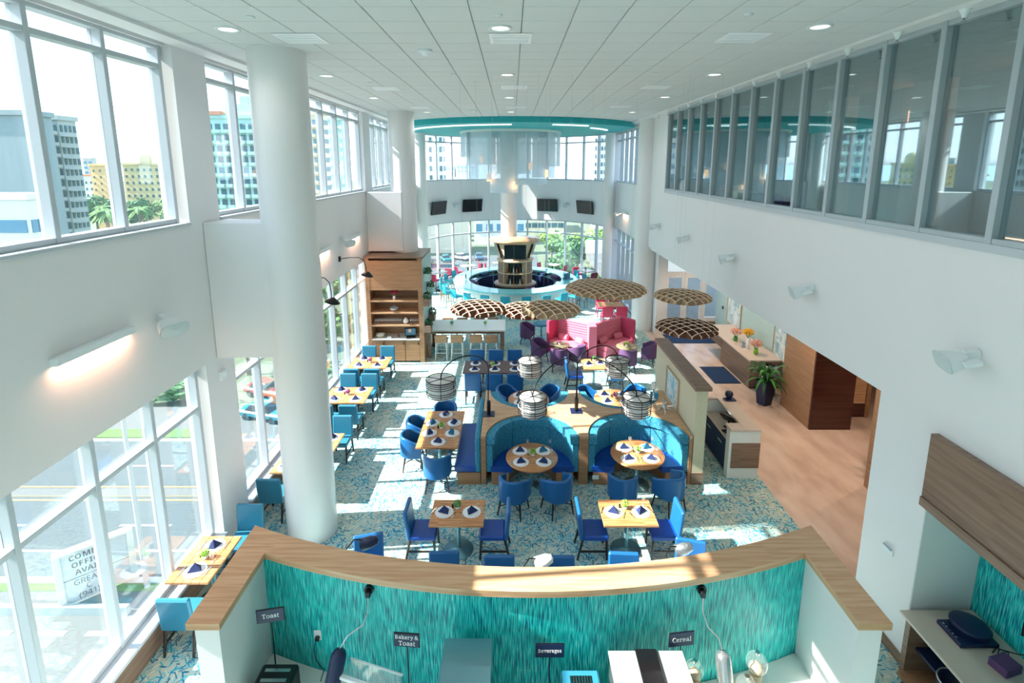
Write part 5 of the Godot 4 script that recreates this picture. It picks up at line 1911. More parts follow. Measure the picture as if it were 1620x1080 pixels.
	# host desk
	var hd := thing("host_desk", "beige and white host desk with navy cabinet doors", "desk", Vector3(5.18, 0, -11.22))
	bpart(hd, "counter", -0.02, 0.34, 1.14, 1.2, -0.85, 0.82, M.beige_stone, 0.006)
	bpart(hd, "end_top", -0.34, -0.02, 1.14, 1.2, 0.52, 0.82, M.beige_stone, 0.006)
	bpart(hd, "end_top", -0.34, -0.02, 1.14, 1.2, -0.85, -0.72, M.beige_stone, 0.006)
	bpart(hd, "front_panel", -0.34, 0.34, 0.0, 1.14, 0.62, 0.8, M.white_stone)
	var ins := bpart(hd, "front_inset", -0.28, 0.35, 0.26, 0.86, 0.8, 0.815, M.walnut)
	ins.set_meta("label", "brown wood inset")
	bpart(hd, "outer_panel", 0.22, 0.34, 0.0, 1.14, -0.83, 0.62, M.walnut)
	bpart(hd, "rear_panel", -0.34, 0.22, 0.0, 1.14, -0.83, -0.72, M.white_stone)
	bpart(hd, "worktop", -0.3, 0.22, 0.8, 0.84, -0.72, 0.62, M.beige_stone)
	for k in 2:
		var z0 := -0.7 + k * 0.66
		var dr := bpart(hd, "cabinet_door", -0.3, -0.27, 0.06, 0.79, z0, z0 + 0.64, M.navy_mat)
		bpart(dr, "door_handle", -0.325, -0.3, 0.62, 0.645, z0 + 0.2, z0 + 0.42, M.chrome)
	var mo := thing("computer_monitor", "tilted computer monitor with a pale screen on the host desk", "monitor", Vector3(5.14, 0.84, -11.15), 2.2)
	bpart(mo, "foot", -0.1, 0.1, 0, 0.015, -0.08, 0.08, M.black_plastic)
	bpart(mo, "neck", -0.02, 0.02, 0.015, 0.16, -0.03, 0.0, M.black_plastic)
	st = S()
	T = Transform3D(Basis(Vector3.RIGHT, -0.75), Vector3(0, 0.2, 0))
	rbox(st, Vector3(0, 0.02, 0), Vector3(0.4, 0.27, 0.03), 0.008)
	part(mo, "case", st, M.black_plastic)
	st = S()
	box(st, Vector3(0, 0.02, 0.017), Vector3(0.36, 0.23, 0.004))
	T = Transform3D()
	part(mo, "screen", st, M.screen_glow)
	area("monitor_light", Vector3(5.14, 1.06, -11.15) + Basis(Vector3.UP, 2.2) * Vector3(0, 0.06, 0.06), Vector3(5.14, 1.06, -11.15) + Basis(Vector3.UP, 2.2) * Vector3(0, 0.6, 0.7), Vector2(0.36, 0.23), Color(0.7, 0.85, 0.95), 0.05)
	var kb := thing("keyboard", "black keyboard on the host desk worktop", "keyboard", Vector3(5.05, 0.84, -10.85), 0.3)
	bpart(kb, "tray", -0.1, 0.1, 0, 0.02, -0.2, 0.2, M.black_plastic, 0.006)
	for i in 6:
		bpart(kb, "key_row", -0.085 + i * 0.03, -0.062 + i * 0.03, 0.02, 0.026, -0.18, 0.18, M.navy)
	var ft := thing("desk_fan", "round dark blue ball shaped gadget at the far end of the host desk", "gadget", Vector3(5.42, 1.2, -11.9))
	st = S()
	lathe(st, [Vector2(0, 0.02), Vector2(0.05, 0.03), Vector2(0.09, 0.08), Vector2(0.1, 0.13), Vector2(0.08, 0.19), Vector2(0, 0.22)], 20)
	part(ft, "ball", st, M.navy)
	bpart(ft, "tray", -0.14, 0.14, 0, 0.03, -0.02, 0.16, M.navy, 0.012)
	# lobby console
	var cs := thing("console", "long brown console with a beige stone top along the lobby wall", "console", Vector3(7.95, 0, -16.3))
	bpart(cs, "body", -0.48, 0.5, 0.04, 0.9, -1.0, 1.2, M.walnut)
	bpart(cs, "plinth", -0.44, 0.5, 0.0, 0.04, -0.98, 1.18, M.dark_wood)
	bpart(cs, "top", -0.53, 0.5, 0.9, 0.95, -2.4, 1.23, M.beige_stone, 0.006)
	bpart(cs, "hanging_drawer", -0.5, 0.5, 0.55, 0.9, -2.38, -1.0, M.walnut)
	flower_vase("vase of pale pink flowers at the far end of the console", Vector3(7.75, 0.951, -16.85), M.flower_pink, 0.16, M.leaf)
	flower_vase("vase of yellow orange flowers on the console", Vector3(8.05, 0.951, -16.6), M.flower_yellow, 0.22, M.china)
	flower_vase("vase of pale pink flowers at the near end of the console", Vector3(7.86, 0.951, -15.6), M.flower_pink, 0.18, M.leaf_lime)
	var wb := thing("water_bottle", "slim white bottle between the flower vases on the console", "bottle", Vector3(7.8, 0.951, -16.05))
	st = S()
	turned(st, [Vector2(0, 0), Vector2(0.05, 0), Vector2(0.05, 0.22), Vector2(0.025, 0.28), Vector2(0.025, 0.34), Vector2(0, 0.34)], 16)
	part(wb, "body", st, M.china)
	var gb := thing("grey_box", "small grey box between the flower vases on the console", "box", Vector3(7.72, 0.951, -16.25))
	bpart(gb, "case", -0.06, 0.06, 0, 0.16, -0.08, 0.08, M.frame_grey, 0.006)
	bpart(gb, "lid", -0.065, 0.065, 0.16, 0.18, -0.085, 0.085, M.grey_block, 0.006)
	var bn := thing("waste_bin", "steel cylinder waste bin beside the console", "bin", Vector3(7.88, 0, -14.72))
	st = S()
	turned(st, [Vector2(0, 0), Vector2(0.22, 0), Vector2(0.22, 0.9), Vector2(0.17, 0.93)], 28)
	part(bn, "drum", st, M.steel)
	st = S()
	turned(st, [Vector2(0.17, 0.93), Vector2(0.16, 0.85), Vector2(0, 0.84)], 24)
	part(bn, "opening", st, M.black_plastic)
	for q in [["potted plant with long arching leaves in a tall navy planter", Vector3(7.45, 0, -14.05), 1.0], ["potted palm showing dark leaves beside the wood pier", Vector3(9.15, 0, -10.5), 1.3]]:
		var o := thing("potted_plant", q[0], "plant", q[1], 0.4)
		o.scale = Vector3.ONE * q[2]
		st = S()
		T = Transform3D()
		var b0 := 0.14
		var t0 := 0.2
		var pb := [Vector3(-b0, 0, b0), Vector3(b0, 0, b0), Vector3(b0, 0, -b0), Vector3(-b0, 0, -b0)]
		var ptt := [Vector3(-t0, 0.72, t0), Vector3(t0, 0.72, t0), Vector3(t0, 0.72, -t0), Vector3(-t0, 0.72, -t0)]
		for i in 4:
			quad(st, pb[i], pb[(i + 1) % 4], ptt[(i + 1) % 4], ptt[i])
		quad(st, ptt[0] - Vector3(0, 0.03, 0), ptt[1] - Vector3(0, 0.03, 0), ptt[2] - Vector3(0, 0.03, 0), ptt[3] - Vector3(0, 0.03, 0))
		part(o, "planter", st, M.navy)
		for i in 34:
			st = S()
			var a := i * 2.4
			var lift := 0.25 + 0.5 * ((i * 7) % 11) / 11.0
			var dv2 := Vector3(cos(a), 0, sin(a))
			var sd := Vector3(-sin(a), 0, cos(a))
			var prev := []
			for j in 6:
				var t := j / 5.0
				var c := Vector3(0, 0.7, 0) + dv2 * (0.62 * t) + Vector3(0, lift * 2.4 * t - (0.6 + lift * 0.9) * t * t, 0)
				var wd := 0.05 * sin(PI * (0.15 + 0.85 * t))
				var now := [c - sd * wd, c + sd * wd]
				if prev:
					quad(st, prev[0], prev[1], now[1], now[0])
				prev = now
			part(o, "leaf", st, M.leaf_dark if i % 3 else M.leaf)
	for q in [["navy floor mat in front of the lobby console", 6.55, 7.42, -15.45, -16.85], ["navy floor mat inside the lobby doors", 6.25, 8.1, -19.2, -20.3]]:
		var o := thing("floor_mat", q[0], "mat", Vector3((q[1] + q[2]) / 2, 0, (q[3] + q[4]) / 2))
		var hx: float = (q[2] - q[1]) / 2
		var hz: float = absf(q[4] - q[3]) / 2
		bpart(o, "pile", -hx + 0.04, hx - 0.04, 0.001, 0.014, -hz + 0.04, hz - 0.04, M.navy_mat)
		bpart(o, "edging", -hx, hx, 0.0, 0.008, -hz, hz, M.navy, 0.002)
	var p1 := thing("picture", "pale blue framed picture near the lobby doors", "picture", Vector3(8.49, 1.55, -18.75), -PI / 2)
	picture(p1, 1.2, 1.3, 12)
	var p2 := thing("picture", "pale blue framed picture beside the mahogany block", "picture", Vector3(8.49, 1.55, -15.2), -PI / 2)
	picture(p2, 1.1, 1.3, 13)
	var kp := thing("wall_keypad", "small round black keypad near the lobby doors", "keypad", Vector3(8.49, 1.3, -19.8), -PI / 2)
	st = S()
	cyl(st, Vector3(0, 0, 0), Vector3(0, 0, 0.02), 0.07, 0.065, 18)
	part(kp, "disc", st, M.black_plastic)
	bpart(kp, "button", -0.02, 0.02, -0.02, 0.02, 0.02, 0.026, M.steel)
	# waffle discs hanging over the hall
	lattice("dark brown waffle lattice disc hanging left of centre", Vector3(-0.77, 3.7, -11.3), 0.64, M.lattice_dark)
	lattice("dark brown waffle lattice disc hanging behind the pale one", Vector3(0.4, 3.3, -12.5), 0.72, M.lattice_dark)
	lattice("pale wood waffle lattice disc hanging over the booths", Vector3(0.86, 3.78, -10.95), 0.66, M.lattice_pale)
	lattice("largest pale wood waffle lattice disc before the bar", Vector3(2.42, 3.8, -12.8), 1.03, M.lattice_pale)
	lattice("pale wood waffle lattice disc by the right wall", Vector3(4.27, 3.7, -12.36), 0.7, M.lattice_pale)
	lattice("dark brown waffle lattice disc above the partition", Vector3(3.97, 3.3, -11.1), 0.68, M.lattice_dark)

func lattice(label: String, at: Vector3, R: float, m: Material) -> void:
	var o := thing("lattice_disc", label, "pendant", at, 0.42, "hanging waffle lattice discs")
	var pitch := 0.19
	var n := int(floor(R * 0.96 / pitch))
	for ax in 2:
		for k in range(-n, n + 1):
			var q := k * pitch + (pitch * 0.5 if false else 0.0)
			var half := sqrt(maxf(R * R - q * q, 0.001))
			if half < 0.1:
				continue
			var st := S()
			var se := S()
			var N := 8
			for i in N:
				var a := -half + 2 * half * i / N
				var b := -half + 2 * half * (i + 1) / N
				var ha := 0.11 * sqrt(maxf(1.0 - (a * a + q * q) / (R * R), 0.0)) + 0.03
				var hb := 0.11 * sqrt(maxf(1.0 - (b * b + q * q) / (R * R), 0.0)) + 0.03
				var t := 0.013
				var f := func(s: float, y: float, off: float) -> Vector3: return Vector3(s, y, q + off) if ax == 0 else Vector3(q + off, y, s)
				quad(st, f.call(a, -ha * 0.6, t), f.call(b, -hb * 0.6, t), f.call(b, hb, t), f.call(a, ha, t))
				quad(st, f.call(b, -hb * 0.6, -t), f.call(a, -ha * 0.6, -t), f.call(a, ha, -t), f.call(b, hb, -t))
				quad(se, f.call(a, ha, t), f.call(b, hb, t), f.call(b, hb, -t), f.call(a, ha, -t))
				quad(st, f.call(a, -ha * 0.6, -t), f.call(b, -hb * 0.6, -t), f.call(b, -hb * 0.6, t), f.call(a, -ha * 0.6, t))
				if i == 0:
					quad(se, f.call(a, -ha * 0.6, -t), f.call(a, -ha * 0.6, t), f.call(a, ha, t), f.call(a, ha, -t))
				if i == N - 1:
					quad(se, f.call(b, -hb * 0.6, t), f.call(b, -hb * 0.6, -t), f.call(b, hb, -t), f.call(b, hb, t))
			part(part(o, "slat", st, m), "edge", se, M.ply_edge)
	for k in 3:
		var a := TAU * k / 3 + 0.85
		var st := S()
		cyl(st, Vector3(cos(a) * R * 0.6, 0.1, sin(a) * R * 0.6), Vector3(cos(a) * R * 0.6, CE - at.y, sin(a) * R * 0.6), 0.0015, 0.0015, 4)
		part(o, "cable", st, M.steel)

# ---------------------------------------------------------------- bar and rotunda
func build_rotunda_things() -> void:
	var bar := thing("circular_bar", "large circular bar with a glowing aqua stone top", "bar", BC)
	var st := S()
	ribbon(st, arc(Vector2.ZERO, 3.0, 0, 360, 72), -0.12, 0.12, 0.0, 1.0)
	part(bar, "bar_front", st, M.white_stone)
	st = S()
	ribbon(st, arc(Vector2.ZERO, 2.85, 0, 360, 72), -0.42, 0.42, 1.0, 1.07)
	part(bar, "bar_top", st, M.aqua_glass_top, "pale aqua bar top")
	st = S()
	ribbon(st, arc(Vector2.ZERO, 2.35, 0, 360, 60), -0.28, 0.28, 0.0, 0.84)
	part(bar, "work_bench", st, M.navy)
	st = S()
	ribbon(st, arc(Vector2.ZERO, 2.33, 0, 360, 60), -0.26, 0.26, 0.842, 0.86)
	part(bar, "bench_top", st, M.pedestal)
	for i in 12:
		var a := TAU * i / 12.0 + 0.2
		st = S()
		T = Transform3D(Basis(Vector3.UP, PI / 2 - a), Vector3(cos(a) * 2.3, 0, sin(a) * 2.3))
		rbox(st, Vector3(0, 0.9 + 0.03 * (i % 3), 0), Vector3(0.5, 0.08 + 0.06 * (i % 3), 0.3), 0.012)
		T = Transform3D()
		part(bar, ["sink_unit", "ice_bin", "glass_rack"][i % 3], st, [M.steel, M.navy_mat, M.purple_felt][i % 3])
	st = S()
	turned(st, [Vector2(0, 0.0), Vector2(2.0, 0.0), Vector2(2.0, 0.012), Vector2(0, 0.012)], 40)
	part(bar, "service_floor", st, M.navy_mat)
	# drum with shelves and flared hood
	var k := thing("bar_tower", "round wood bar tower with bottle shelves and a flared screen hood", "bar tower", BC + Vector3(-0.01, 0, 0.3))
	st = S()
	turned(st, [Vector2(0, 0), Vector2(1.05, 0), Vector2(1.05, 0.86), Vector2(1.1, 0.87), Vector2(1.1, 0.92), Vector2(0, 0.92)], 40)
	part(k, "base_counter", st, M.walnut)
	st = S()
	turned(st, [Vector2(0.55, 0.92), Vector2(0.55, 2.1)], 32)
	part(k, "core", st, M.black_plastic)
	for y in [0.925, 1.5, 2.1]:
		st = S()
		turned(st, [Vector2(0.5, y), Vector2(0.92, y), Vector2(0.92, y + 0.04), Vector2(0.5, y + 0.04)], 40)
		part(k, "shelf_ring", st, M.lattice_light)
	for ad in [15.0, 50.0, 130.0, 165.0, 210.0, 250.0, 290.0, 330.0]:
		var a := deg_to_rad(ad)
		st = S()
		T = Transform3D(Basis(Vector3.UP, -a), Vector3.ZERO)
		bx(st, 0.55, 0.9, 0.965, 2.1, -0.02, 0.02)
		T = Transform3D()
		part(k, "divider", st, M.lattice_light)
	for e in [[132.0, 163.0], [17.0, 48.0]]:
		st = S()
		ribbon(st, arc(Vector2.ZERO, 0.86, e[0], e[1], 6), -0.015, 0.015, 0.965, 2.1)
		part(k, "lattice_screen", st, M.walnut)
	st = S()
	turned(st, [Vector2(0.95, 2.14), Vector2(0.95, 2.2), Vector2(0.72, 2.2), Vector2(1.02, 3.1)], 40)
	part(k, "hood", st, M.lattice_light)
	st = S()
	turned(st, [Vector2(1.0, 3.05), Vector2(1.2, 3.08), Vector2(1.32, 3.16), Vector2(1.3, 3.24), Vector2(0, 3.3)], 48)
	part(k, "top_disc", st, M.oak)
	for i in 5:
		var a: float = deg_to_rad(90.0 + [0, 75, -75, 150, -150][i])
		st = S()
		T = Transform3D(Basis(Vector3.UP, PI / 2 - a) * Basis(Vector3.RIGHT, 0.3), Vector3(cos(a) * 0.92, 2.66, sin(a) * 0.92))
		rbox(st, Vector3.ZERO, Vector3(1.1 if i == 0 else 0.7, 0.78, 0.05), 0.01)
		T = Transform3D()
		part(k, "screen", st, M.tv_screen)
	# bottles
	var bp := []
	for m in ["bottle_clear", "bottle_amber", "bottle_green"]:
		var p := proto()
		st = S()
		turned(st, [Vector2(0, 0), Vector2(0.036, 0), Vector2(0.036, 0.17), Vector2(0.013, 0.22)], 12)
		part(p, "glass_body", st, M[m])
		st = S()
		turned(st, [Vector2(0.013, 0.22), Vector2(0.013, 0.3), Vector2(0, 0.3)], 10)
		part(p, "neck", st, M[m])
		bp.append(p)
	for i in 6:
		var a := deg_to_rad(60.0 + i * 12.0)
		for y in [1.541, 0.966]:
			var pz: Vector3 = k.position + Vector3(cos(a) * 0.78, y, sin(a) * 0.78)
			var kd: int = (i * 2 + (0 if y > 1.2 else 1)) % 3
			var lv := "upper" if y > 1.2 else "lower"
			put(bp[kd], "bottle", "%s bottle on the %s shelf of the bar tower" % [["clear", "amber", "green"][kd], lv], "bottle", pz, 0.0, "%s bottles, %s bar shelf" % [["clear", "amber", "green"][kd], lv])
	# stools
	P.aqua_stool = bar_stool(M.aqua_vinyl, M.trunk, 0.74, 1.1)
	var nth := ["first", "second", "third", "fourth", "fifth", "sixth", "seventh", "eighth", "ninth"]
	for i in 9:
		for s in [-1, 1]:
			if s > 0 and (i == 5 or i == 6):
				continue
			var a: float = deg_to_rad(7.0 + 14.0 * i) * float(s)
			var at := BC + Vector3(sin(a) * 3.72, 0, cos(a) * 3.72)
			put(P.aqua_stool, "bar_stool", "turquoise bar stool, %s to the %s of the bar's front middle" % [nth[i], "left" if s < 0 else "right"], "stool", at, a + PI, "turquoise bar stools")
	# bar tools
	var pr := thing("till", "teal cash terminal on the right side of the bar top", "terminal", BC + Vector3(2.75, 1.07, 0.2), 0.6)
	bpart(pr, "base", -0.22, 0.22, 0, 0.06, -0.18, 0.18, M.teal_leather, 0.01)
	bpart(pr, "screen_case", -0.2, 0.2, 0.06, 0.3, -0.1, -0.04, M.teal_leather, 0.012)
	var bt := thing("dark_bottle", "single dark bottle on the left of the bar top", "bottle", BC + Vector3(-2.6, 1.07, 0.05))
	st = S()
	turned(st, [Vector2(0, 0), Vector2(0.035, 0), Vector2(0.035, 0.16), Vector2(0.012, 0.22), Vector2(0.012, 0.3), Vector2(0, 0.3)], 12)
	part(bt, "glass_body", st, M.bottle_green)
	# window tables and red chairs
	P.red_stool = bar_stool(M.red_seat, M.dark_wood, 0.72, 1.08)
	P.maroon_stool = bar_stool(M.maroon, M.dark_wood, 0.72, 1.08)
	var wt := [[-68.0, "far left"], [-38.0, "left"], [-12.0, "middle left"], [30.0, "middle right"], [62.0, "far right"]]
	for w in wt:
		var a := deg_to_rad(w[0])
		var dir := Vector3(sin(a), 0, -cos(a))
		var c := BC + dir * 4.55
		var o := thing("window_table", "pale high table at the %s rotunda windows" % w[1], "table", c, -a, "high tables at the rotunda windows")
		bpart(o, "top", -0.4, 0.4, 1.01, 1.05, -0.32, 0.32, M.beige_stone, 0.008)
		st = S()
		cyl(st, Vector3(0, 0.02, 0), Vector3(0, 1.01, 0), 0.04, 0.04, 12)
		part(o, "post", st, M.black_metal)
		st = S()
		turned(st, [Vector2(0, 0), Vector2(0.28, 0), Vector2(0.28, 0.02), Vector2(0, 0.03)], 22)
		part(o, "foot_plate", st, M.black_metal)
		put(P.green_leaf, "table_plant", "tiny dark plant on the %s rotunda window table" % w[1], "plant", c + Vector3(0, 1.051, 0), 0.0, "table centrepieces")
		var tang := Vector3(cos(a), 0, sin(a))
		var n := 0
		for s in [-1, 1]:
			put(P.red_stool if n == 0 else P.maroon_stool, "red_stool", "%s high chair at the %s rotunda window table" % ["bright red" if n == 0 else "maroon", w[1]], "chair", c + tang * 0.66 * s - dir * 0.05, -a - PI / 2 * s, "red high chairs by the rotunda windows")
			n += 1
	# red four seat table near the right column
	P.red_side = side_chair(M.red_seat, M.pink_dark, M.maroon, 0.9)
	var c := Vector3(4.45, 0, -22.25)
	plank_table("striped wood table with red chairs near the right column", c, 1.15, 0.8, M.plank, false, [Vector3(-0.3, 0, 0), Vector3(0.3, 0, 0)])
	for s in [["near left", Vector3(-0.28, 0, 0.62), PI], ["near right", Vector3(0.34, 0, 0.62), PI], ["far left", Vector3(-0.28, 0, -0.62), 0.0], ["far right", Vector3(0.34, 0, -0.62), 0.0]]:
		put(P.red_side, "side_chair", "red side chair, %s seat, striped table near the right column" % s[0], "chair", c + s[1], s[2], "red side chairs")
	put(P.green_leaf_lime, "table_plant", "green plant on the striped table near the right column", "plant", c + Vector3(0.1, 0.761, 0), 0.0, "table centrepieces")
	# low table right of the bar
	c = Vector3(4.55, 0, -25.6)
	plank_table("small pale table right of the bar", c, 0.8, 0.7, M.beige_stone, false, [Vector3(0, 0, 0)])
	put(P.red_side, "side_chair", "red side chair left of the small pale table by the bar", "chair", c + Vector3(-0.2, 0, -0.75), 0.5, "red side chairs")
	put(P.red_side, "side_chair", "red side chair right of the small pale table by the bar", "chair", c + Vector3(0.45, 0, 0.6), PI, "red side chairs")
	# screens on the curved wall
	for s in [[-59.0, "far left"], [-30.5, "centre left"], [23.0, "centre right"], [53.0, "far right"]]:
		var a := deg_to_rad(s[0])
		var o := thing("wall_television", "flat black television on the curved wall, %s" % s[1], "television", BC + Vector3(sin(a) * 5.0, 4.55, -cos(a) * 5.0), -a, "televisions on the curved wall")
		st = S()
		T = Transform3D(Basis(Vector3.RIGHT, 0.16), Vector3(0, 0, 0))
		rbox(st, Vector3.ZERO, Vector3(1.3, 0.76, 0.05), 0.012)
		part(o, "case", st, M.black_plastic)
		st = S()
		box(st, Vector3(0, 0, 0.027), Vector3(1.25, 0.71, 0.004))
		T = Transform3D()
		part(o, "screen", st, M.tv_screen)
		bpart(o, "bracket", -0.06, 0.06, -0.1, 0.1, -0.16, -0.02, M.black_metal)
	# bead curtain chandelier
	var ch := thing("bead_chandelier", "spiral chandelier of hanging translucent bead curtains", "chandelier", Vector3(-0.08, 8.57, -26.2))
	st = S()
	ribbon(st, arc(Vector2.ZERO, 2.5, 0, 360, 60), -0.03, 0.03, -0.1, 0.0)
	part(ch, "rim_band", st, M.lamp_white)
	var segs := [[200.0, 146.0, 1.25, 2.5], [160.0, 112.0, 2.3, 2.3], [124.0, 78.0, 2.95, 1.75], [84.0, 32.0, 2.55, 2.1], [46.0, -16.0, 1.7, 2.5], [200.0, 250.0, 1.6, 2.4], [250.0, 300.0, 2.1, 2.2], [300.0, 344.0, 2.3, 2.4]]
	for s in segs:
		st = S()
		ribbon(st, arc(Vector2.ZERO, s[3], s[0], s[1], 14), -0.004, 0.004, -float(s[2]), -0.01)
		part(ch, "bead_curtain", st, M.bead_curtain)
	for q in [[-1.4, 1.55, 1.15], [-1.05, 2.4, 1.6], [0.95, 1.85, 1.5], [1.75, 2.2, 1.2], [0.2, 2.75, 1.9]]:
		st = S()
		cyl(st, Vector3(q[0], -q[1], q[2]), Vector3(q[0], -q[1] + 0.34, q[2]), 0.085, 0.085, 14)
		part(ch, "lamp_tube", st, M.warm_bulb)
		st = S()
		cyl(st, Vector3(q[0], -q[1] + 0.34, q[2]), Vector3(q[0], 0, q[2]), 0.006, 0.006, 5)
		part(ch, "cord", st, M.steel)
		lamp("chandelier_light", ch.position + Vector3(q[0], -q[1] + 0.17, q[2]), Color(1.0, 0.7, 0.45), 0.15, 0.06)
	# light strips on the turquoise ceiling
	for s in [["long white curved light strip on the turquoise ceiling", 205.0, 268.0, 5.2], ["short white curved light strip on the turquoise ceiling", 316.0, 338.0, 4.6], ["thin white light strip at the middle right of the turquoise ceiling", 286.0, 304.0, 5.35]]:
		var o := thing("ceiling_strip_light", s[0], "light", Vector3(BC.x, 8.57, BC.z))
		var ar := arc(Vector2.ZERO, s[3], -float(s[1]) + 0.0, -float(s[2]) + 0.0, 18)
		st = S()
		ribbon(st, ar, -0.06, 0.06, -0.05, 0.0)
		part(o, "channel", st, M.lamp_tube)
		var md: Vector2 = ar[9]
		area("strip_light", Vector3(BC.x + md.x, 8.5, BC.z + md.y), Vector3(BC.x + md.x, 0, BC.z + md.y), Vector2(1.0, 0.1), Color(1, 0.98, 0.95), 0.25)

# ---------------------------------------------------------------- fixtures
func build_fixtures() -> void:
	var st := S()
	# recessed downlights
	var dl := [[-0.16, -7.33, "centre, nearest"], [-3.89, -7.39, "left, nearest"], [4.13, -7.26, "right, nearest"], [-0.1, -10.97, "centre, second"], [-3.87, -11.1, "left, second"], [4.16, -10.95, "right, second"], [-0.07, -14.6, "centre, third"], [-3.84, -14.7, "left, third"], [4.2, -14.5, "right, third"], [-0.04, -18.5, "centre, last"], [4.25, -18.6, "right, last"], [-3.0, -18.6, "left, last"], [-0.1, -3.6, "behind the viewer, centre"], [-3.9, -3.6, "behind the viewer, left"], [4.15, -3.6, "behind the viewer, right"], [0.0, 0.2, "above the viewer, centre"], [-3.9, 0.2, "above the viewer, left"], [4.15, 0.2, "above the viewer, right"]]
	var p := proto()
	st = S()
	turned(st, [Vector2(0.165, 0.0), Vector2(0.165, -0.012), Vector2(0.12, -0.012), Vector2(0.12, 0.0)], 28)
	part(p, "trim_ring", st, M.white_plastic)
	st = S()
	turned(st, [Vector2(0.12, -0.004), Vector2(0, -0.004)], 24)
	part(p, "lens", st, M.down_glow)
	for d in dl:
		put(p, "downlight", "round white recessed downlight in the ceiling, %s" % d[2], "downlight", Vector3(d[0], CE, d[1]), 0.0, "recessed downlights")
		spot("downlight_lamp", Vector3(d[0], CE - 0.03, d[1]), Vector3(d[0], 0, d[1]), Color(1.0, 0.99, 0.97), DOWN, 75.0, 0.12)
	# square air diffusers
	p = proto()
	bpart(p, "frame", -0.31, 0.31, -0.012, 0.0, -0.3, 0.3, M.china, 0.004)
	for k in 5:
		bpart(p, "louver", -0.26, 0.26, -0.02, -0.012, -0.24 + k * 0.1, -0.19 + k * 0.1, M.china)
	for d in [[-0.02, -7.9, "centre, nearest"], [3.35, -7.85, "right, nearest"], [-3.09, -7.9, "left, nearest"], [0.05, -12.7, "centre, middle"], [-3.05, -12.9, "left, middle"], [3.43, -12.65, "right, middle"], [-2.98, -17.1, "left, last"], [0.12, -16.95, "centre, last"], [3.46, -16.8, "right, last"]]:
		put(p, "air_diffuser", "square white air diffuser in the ceiling, %s" % d[2], "vent", Vector3(d[0], CE, d[1]), 0.0, "ceiling air diffusers")
	# smoke detectors
	for d in [[-1.41, -8.68, "nearest white smoke detector on the ceiling"], [-1.31, -17.9, "farthest white smoke detector on the ceiling"]]:
		var o := thing("smoke_detector", d[2], "detector", Vector3(d[0], CE, d[1]))
		st = S()
		turned(st, [Vector2(0.12, 0), Vector2(0.12, -0.03), Vector2(0.085, -0.035)], 22)
		part(o, "base", st, M.white_plastic)
		st = S()
		lathe(st, [Vector2(0.085, -0.035), Vector2(0.05, -0.07), Vector2(0.035, -0.09), Vector2(0, -0.095)], 20)
		part(o, "head", st, M.china)
	# ceiling sprinklers
	p = proto()
	st = S()
	turned(st, [Vector2(0.055, 0), Vector2(0.055, -0.012), Vector2(0, -0.014)], 16)
	part(p, "escutcheon", st, M.white_plastic)
	for d in [[-0.17, -6.73, "centre row, nearest"], [2.91, -6.68, "right row, nearest"], [-3.27, -6.79, "left row, nearest"], [-1.2, -10.9, "centre row, second"], [2.9, -10.8, "right row, second"], [-3.2, -12.0, "left row, second"], [-0.1, -14.9, "centre row, third"], [2.9, -14.8, "right row, third"]]:
		put(p, "ceiling_sprinkler", "tiny white concealed sprinkler plate, %s" % d[2], "sprinkler", Vector3(d[0], CE, d[1]), 0.0, "ceiling sprinkler plates")
	p = proto()
	st = S()
	turned(st, [Vector2(0.07, 0), Vector2(0.07, -0.015), Vector2(0.055, -0.05), Vector2(0.03, -0.1), Vector2(0.026, -0.13)], 16)
	part(p, "cup", st, M.white_plastic)
	st = S()
	turned(st, [Vector2(0.008, -0.13), Vector2(0.008, -0.16), Vector2(0.035, -0.162), Vector2(0.035, -0.168), Vector2(0, -0.168)], 12)
	part(p, "deflector", st, M.steel)
	for k in 16:
		put(p, "window_sprinkler", "white drop sprinkler head, %s above the interior windows from the viewer" % ["first", "second", "third", "fourth", "fifth", "sixth", "seventh", "eighth", "ninth", "tenth", "eleventh", "twelfth", "thirteenth", "fourteenth", "fifteenth", "last"][k], "sprinkler", Vector3(5.28, CE - 0.01, -3.2 - 1.045 * k), 0.0, "sprinklers above the interior windows")
	# wall speakers
	var sp := proto()
	st = S()
	# body: front face towards +z, tapering to the wall behind
	var fr := []
	var bk := []
	for i in 14:
		var a := TAU * i / 14
		var sx := signf(cos(a)) * pow(absf(cos(a)), 0.55)
		var sy := signf(sin(a)) * pow(absf(sin(a)), 0.55)
		fr.append(Vector3(sx * 0.2, sy * 0.11, 0.15))
		bk.append(Vector3(sx * 0.12, sy * 0.075, -0.08))
	for i in 14:
		var j := (i + 1) % 14
		st.set_smooth_group(1)
		quad(st, bk[i], bk[j], fr[j], fr[i])
		st.set_smooth_group(-1)
		tri(st, Vector3(0, 0, -0.08), bk[j], bk[i])
	part(sp, "cabinet", st, M.white_plastic)
	st = S()
	for i in 14:
		tri(st, Vector3(0, 0, 0.165), fr[i] * Vector3(0.97, 0.97, 1.0), fr[(i + 1) % 14] * Vector3(0.97, 0.97, 1.0))
	part(sp, "grille", st, M.grille_grey)
	bpart(sp, "bracket_arm", 0.1, 0.215, -0.03, 0.03, -0.16, 0.02, M.white_plastic, 0.01)
	bpart(sp, "bracket_arm", -0.04, 0.04, -0.03, 0.09, -0.24, -0.08, M.white_plastic, 0.01)
	var n := 0
	var ords := ["nearest", "second", "third", "fourth", "farthest"]
	for z in [-5.75, -9.1, -12.4, -15.7, -18.9]:
		var o := put(sp, "wall_speaker", "white wedge speaker on the right wall, %s" % ords[n], "speaker", Vector3(5.3, 4.68, z), 0.0, "wall speakers")
		o.rotation = Vector3(0.3, -PI / 2 - 0.25, 0.0)
		n += 1
	n = 0
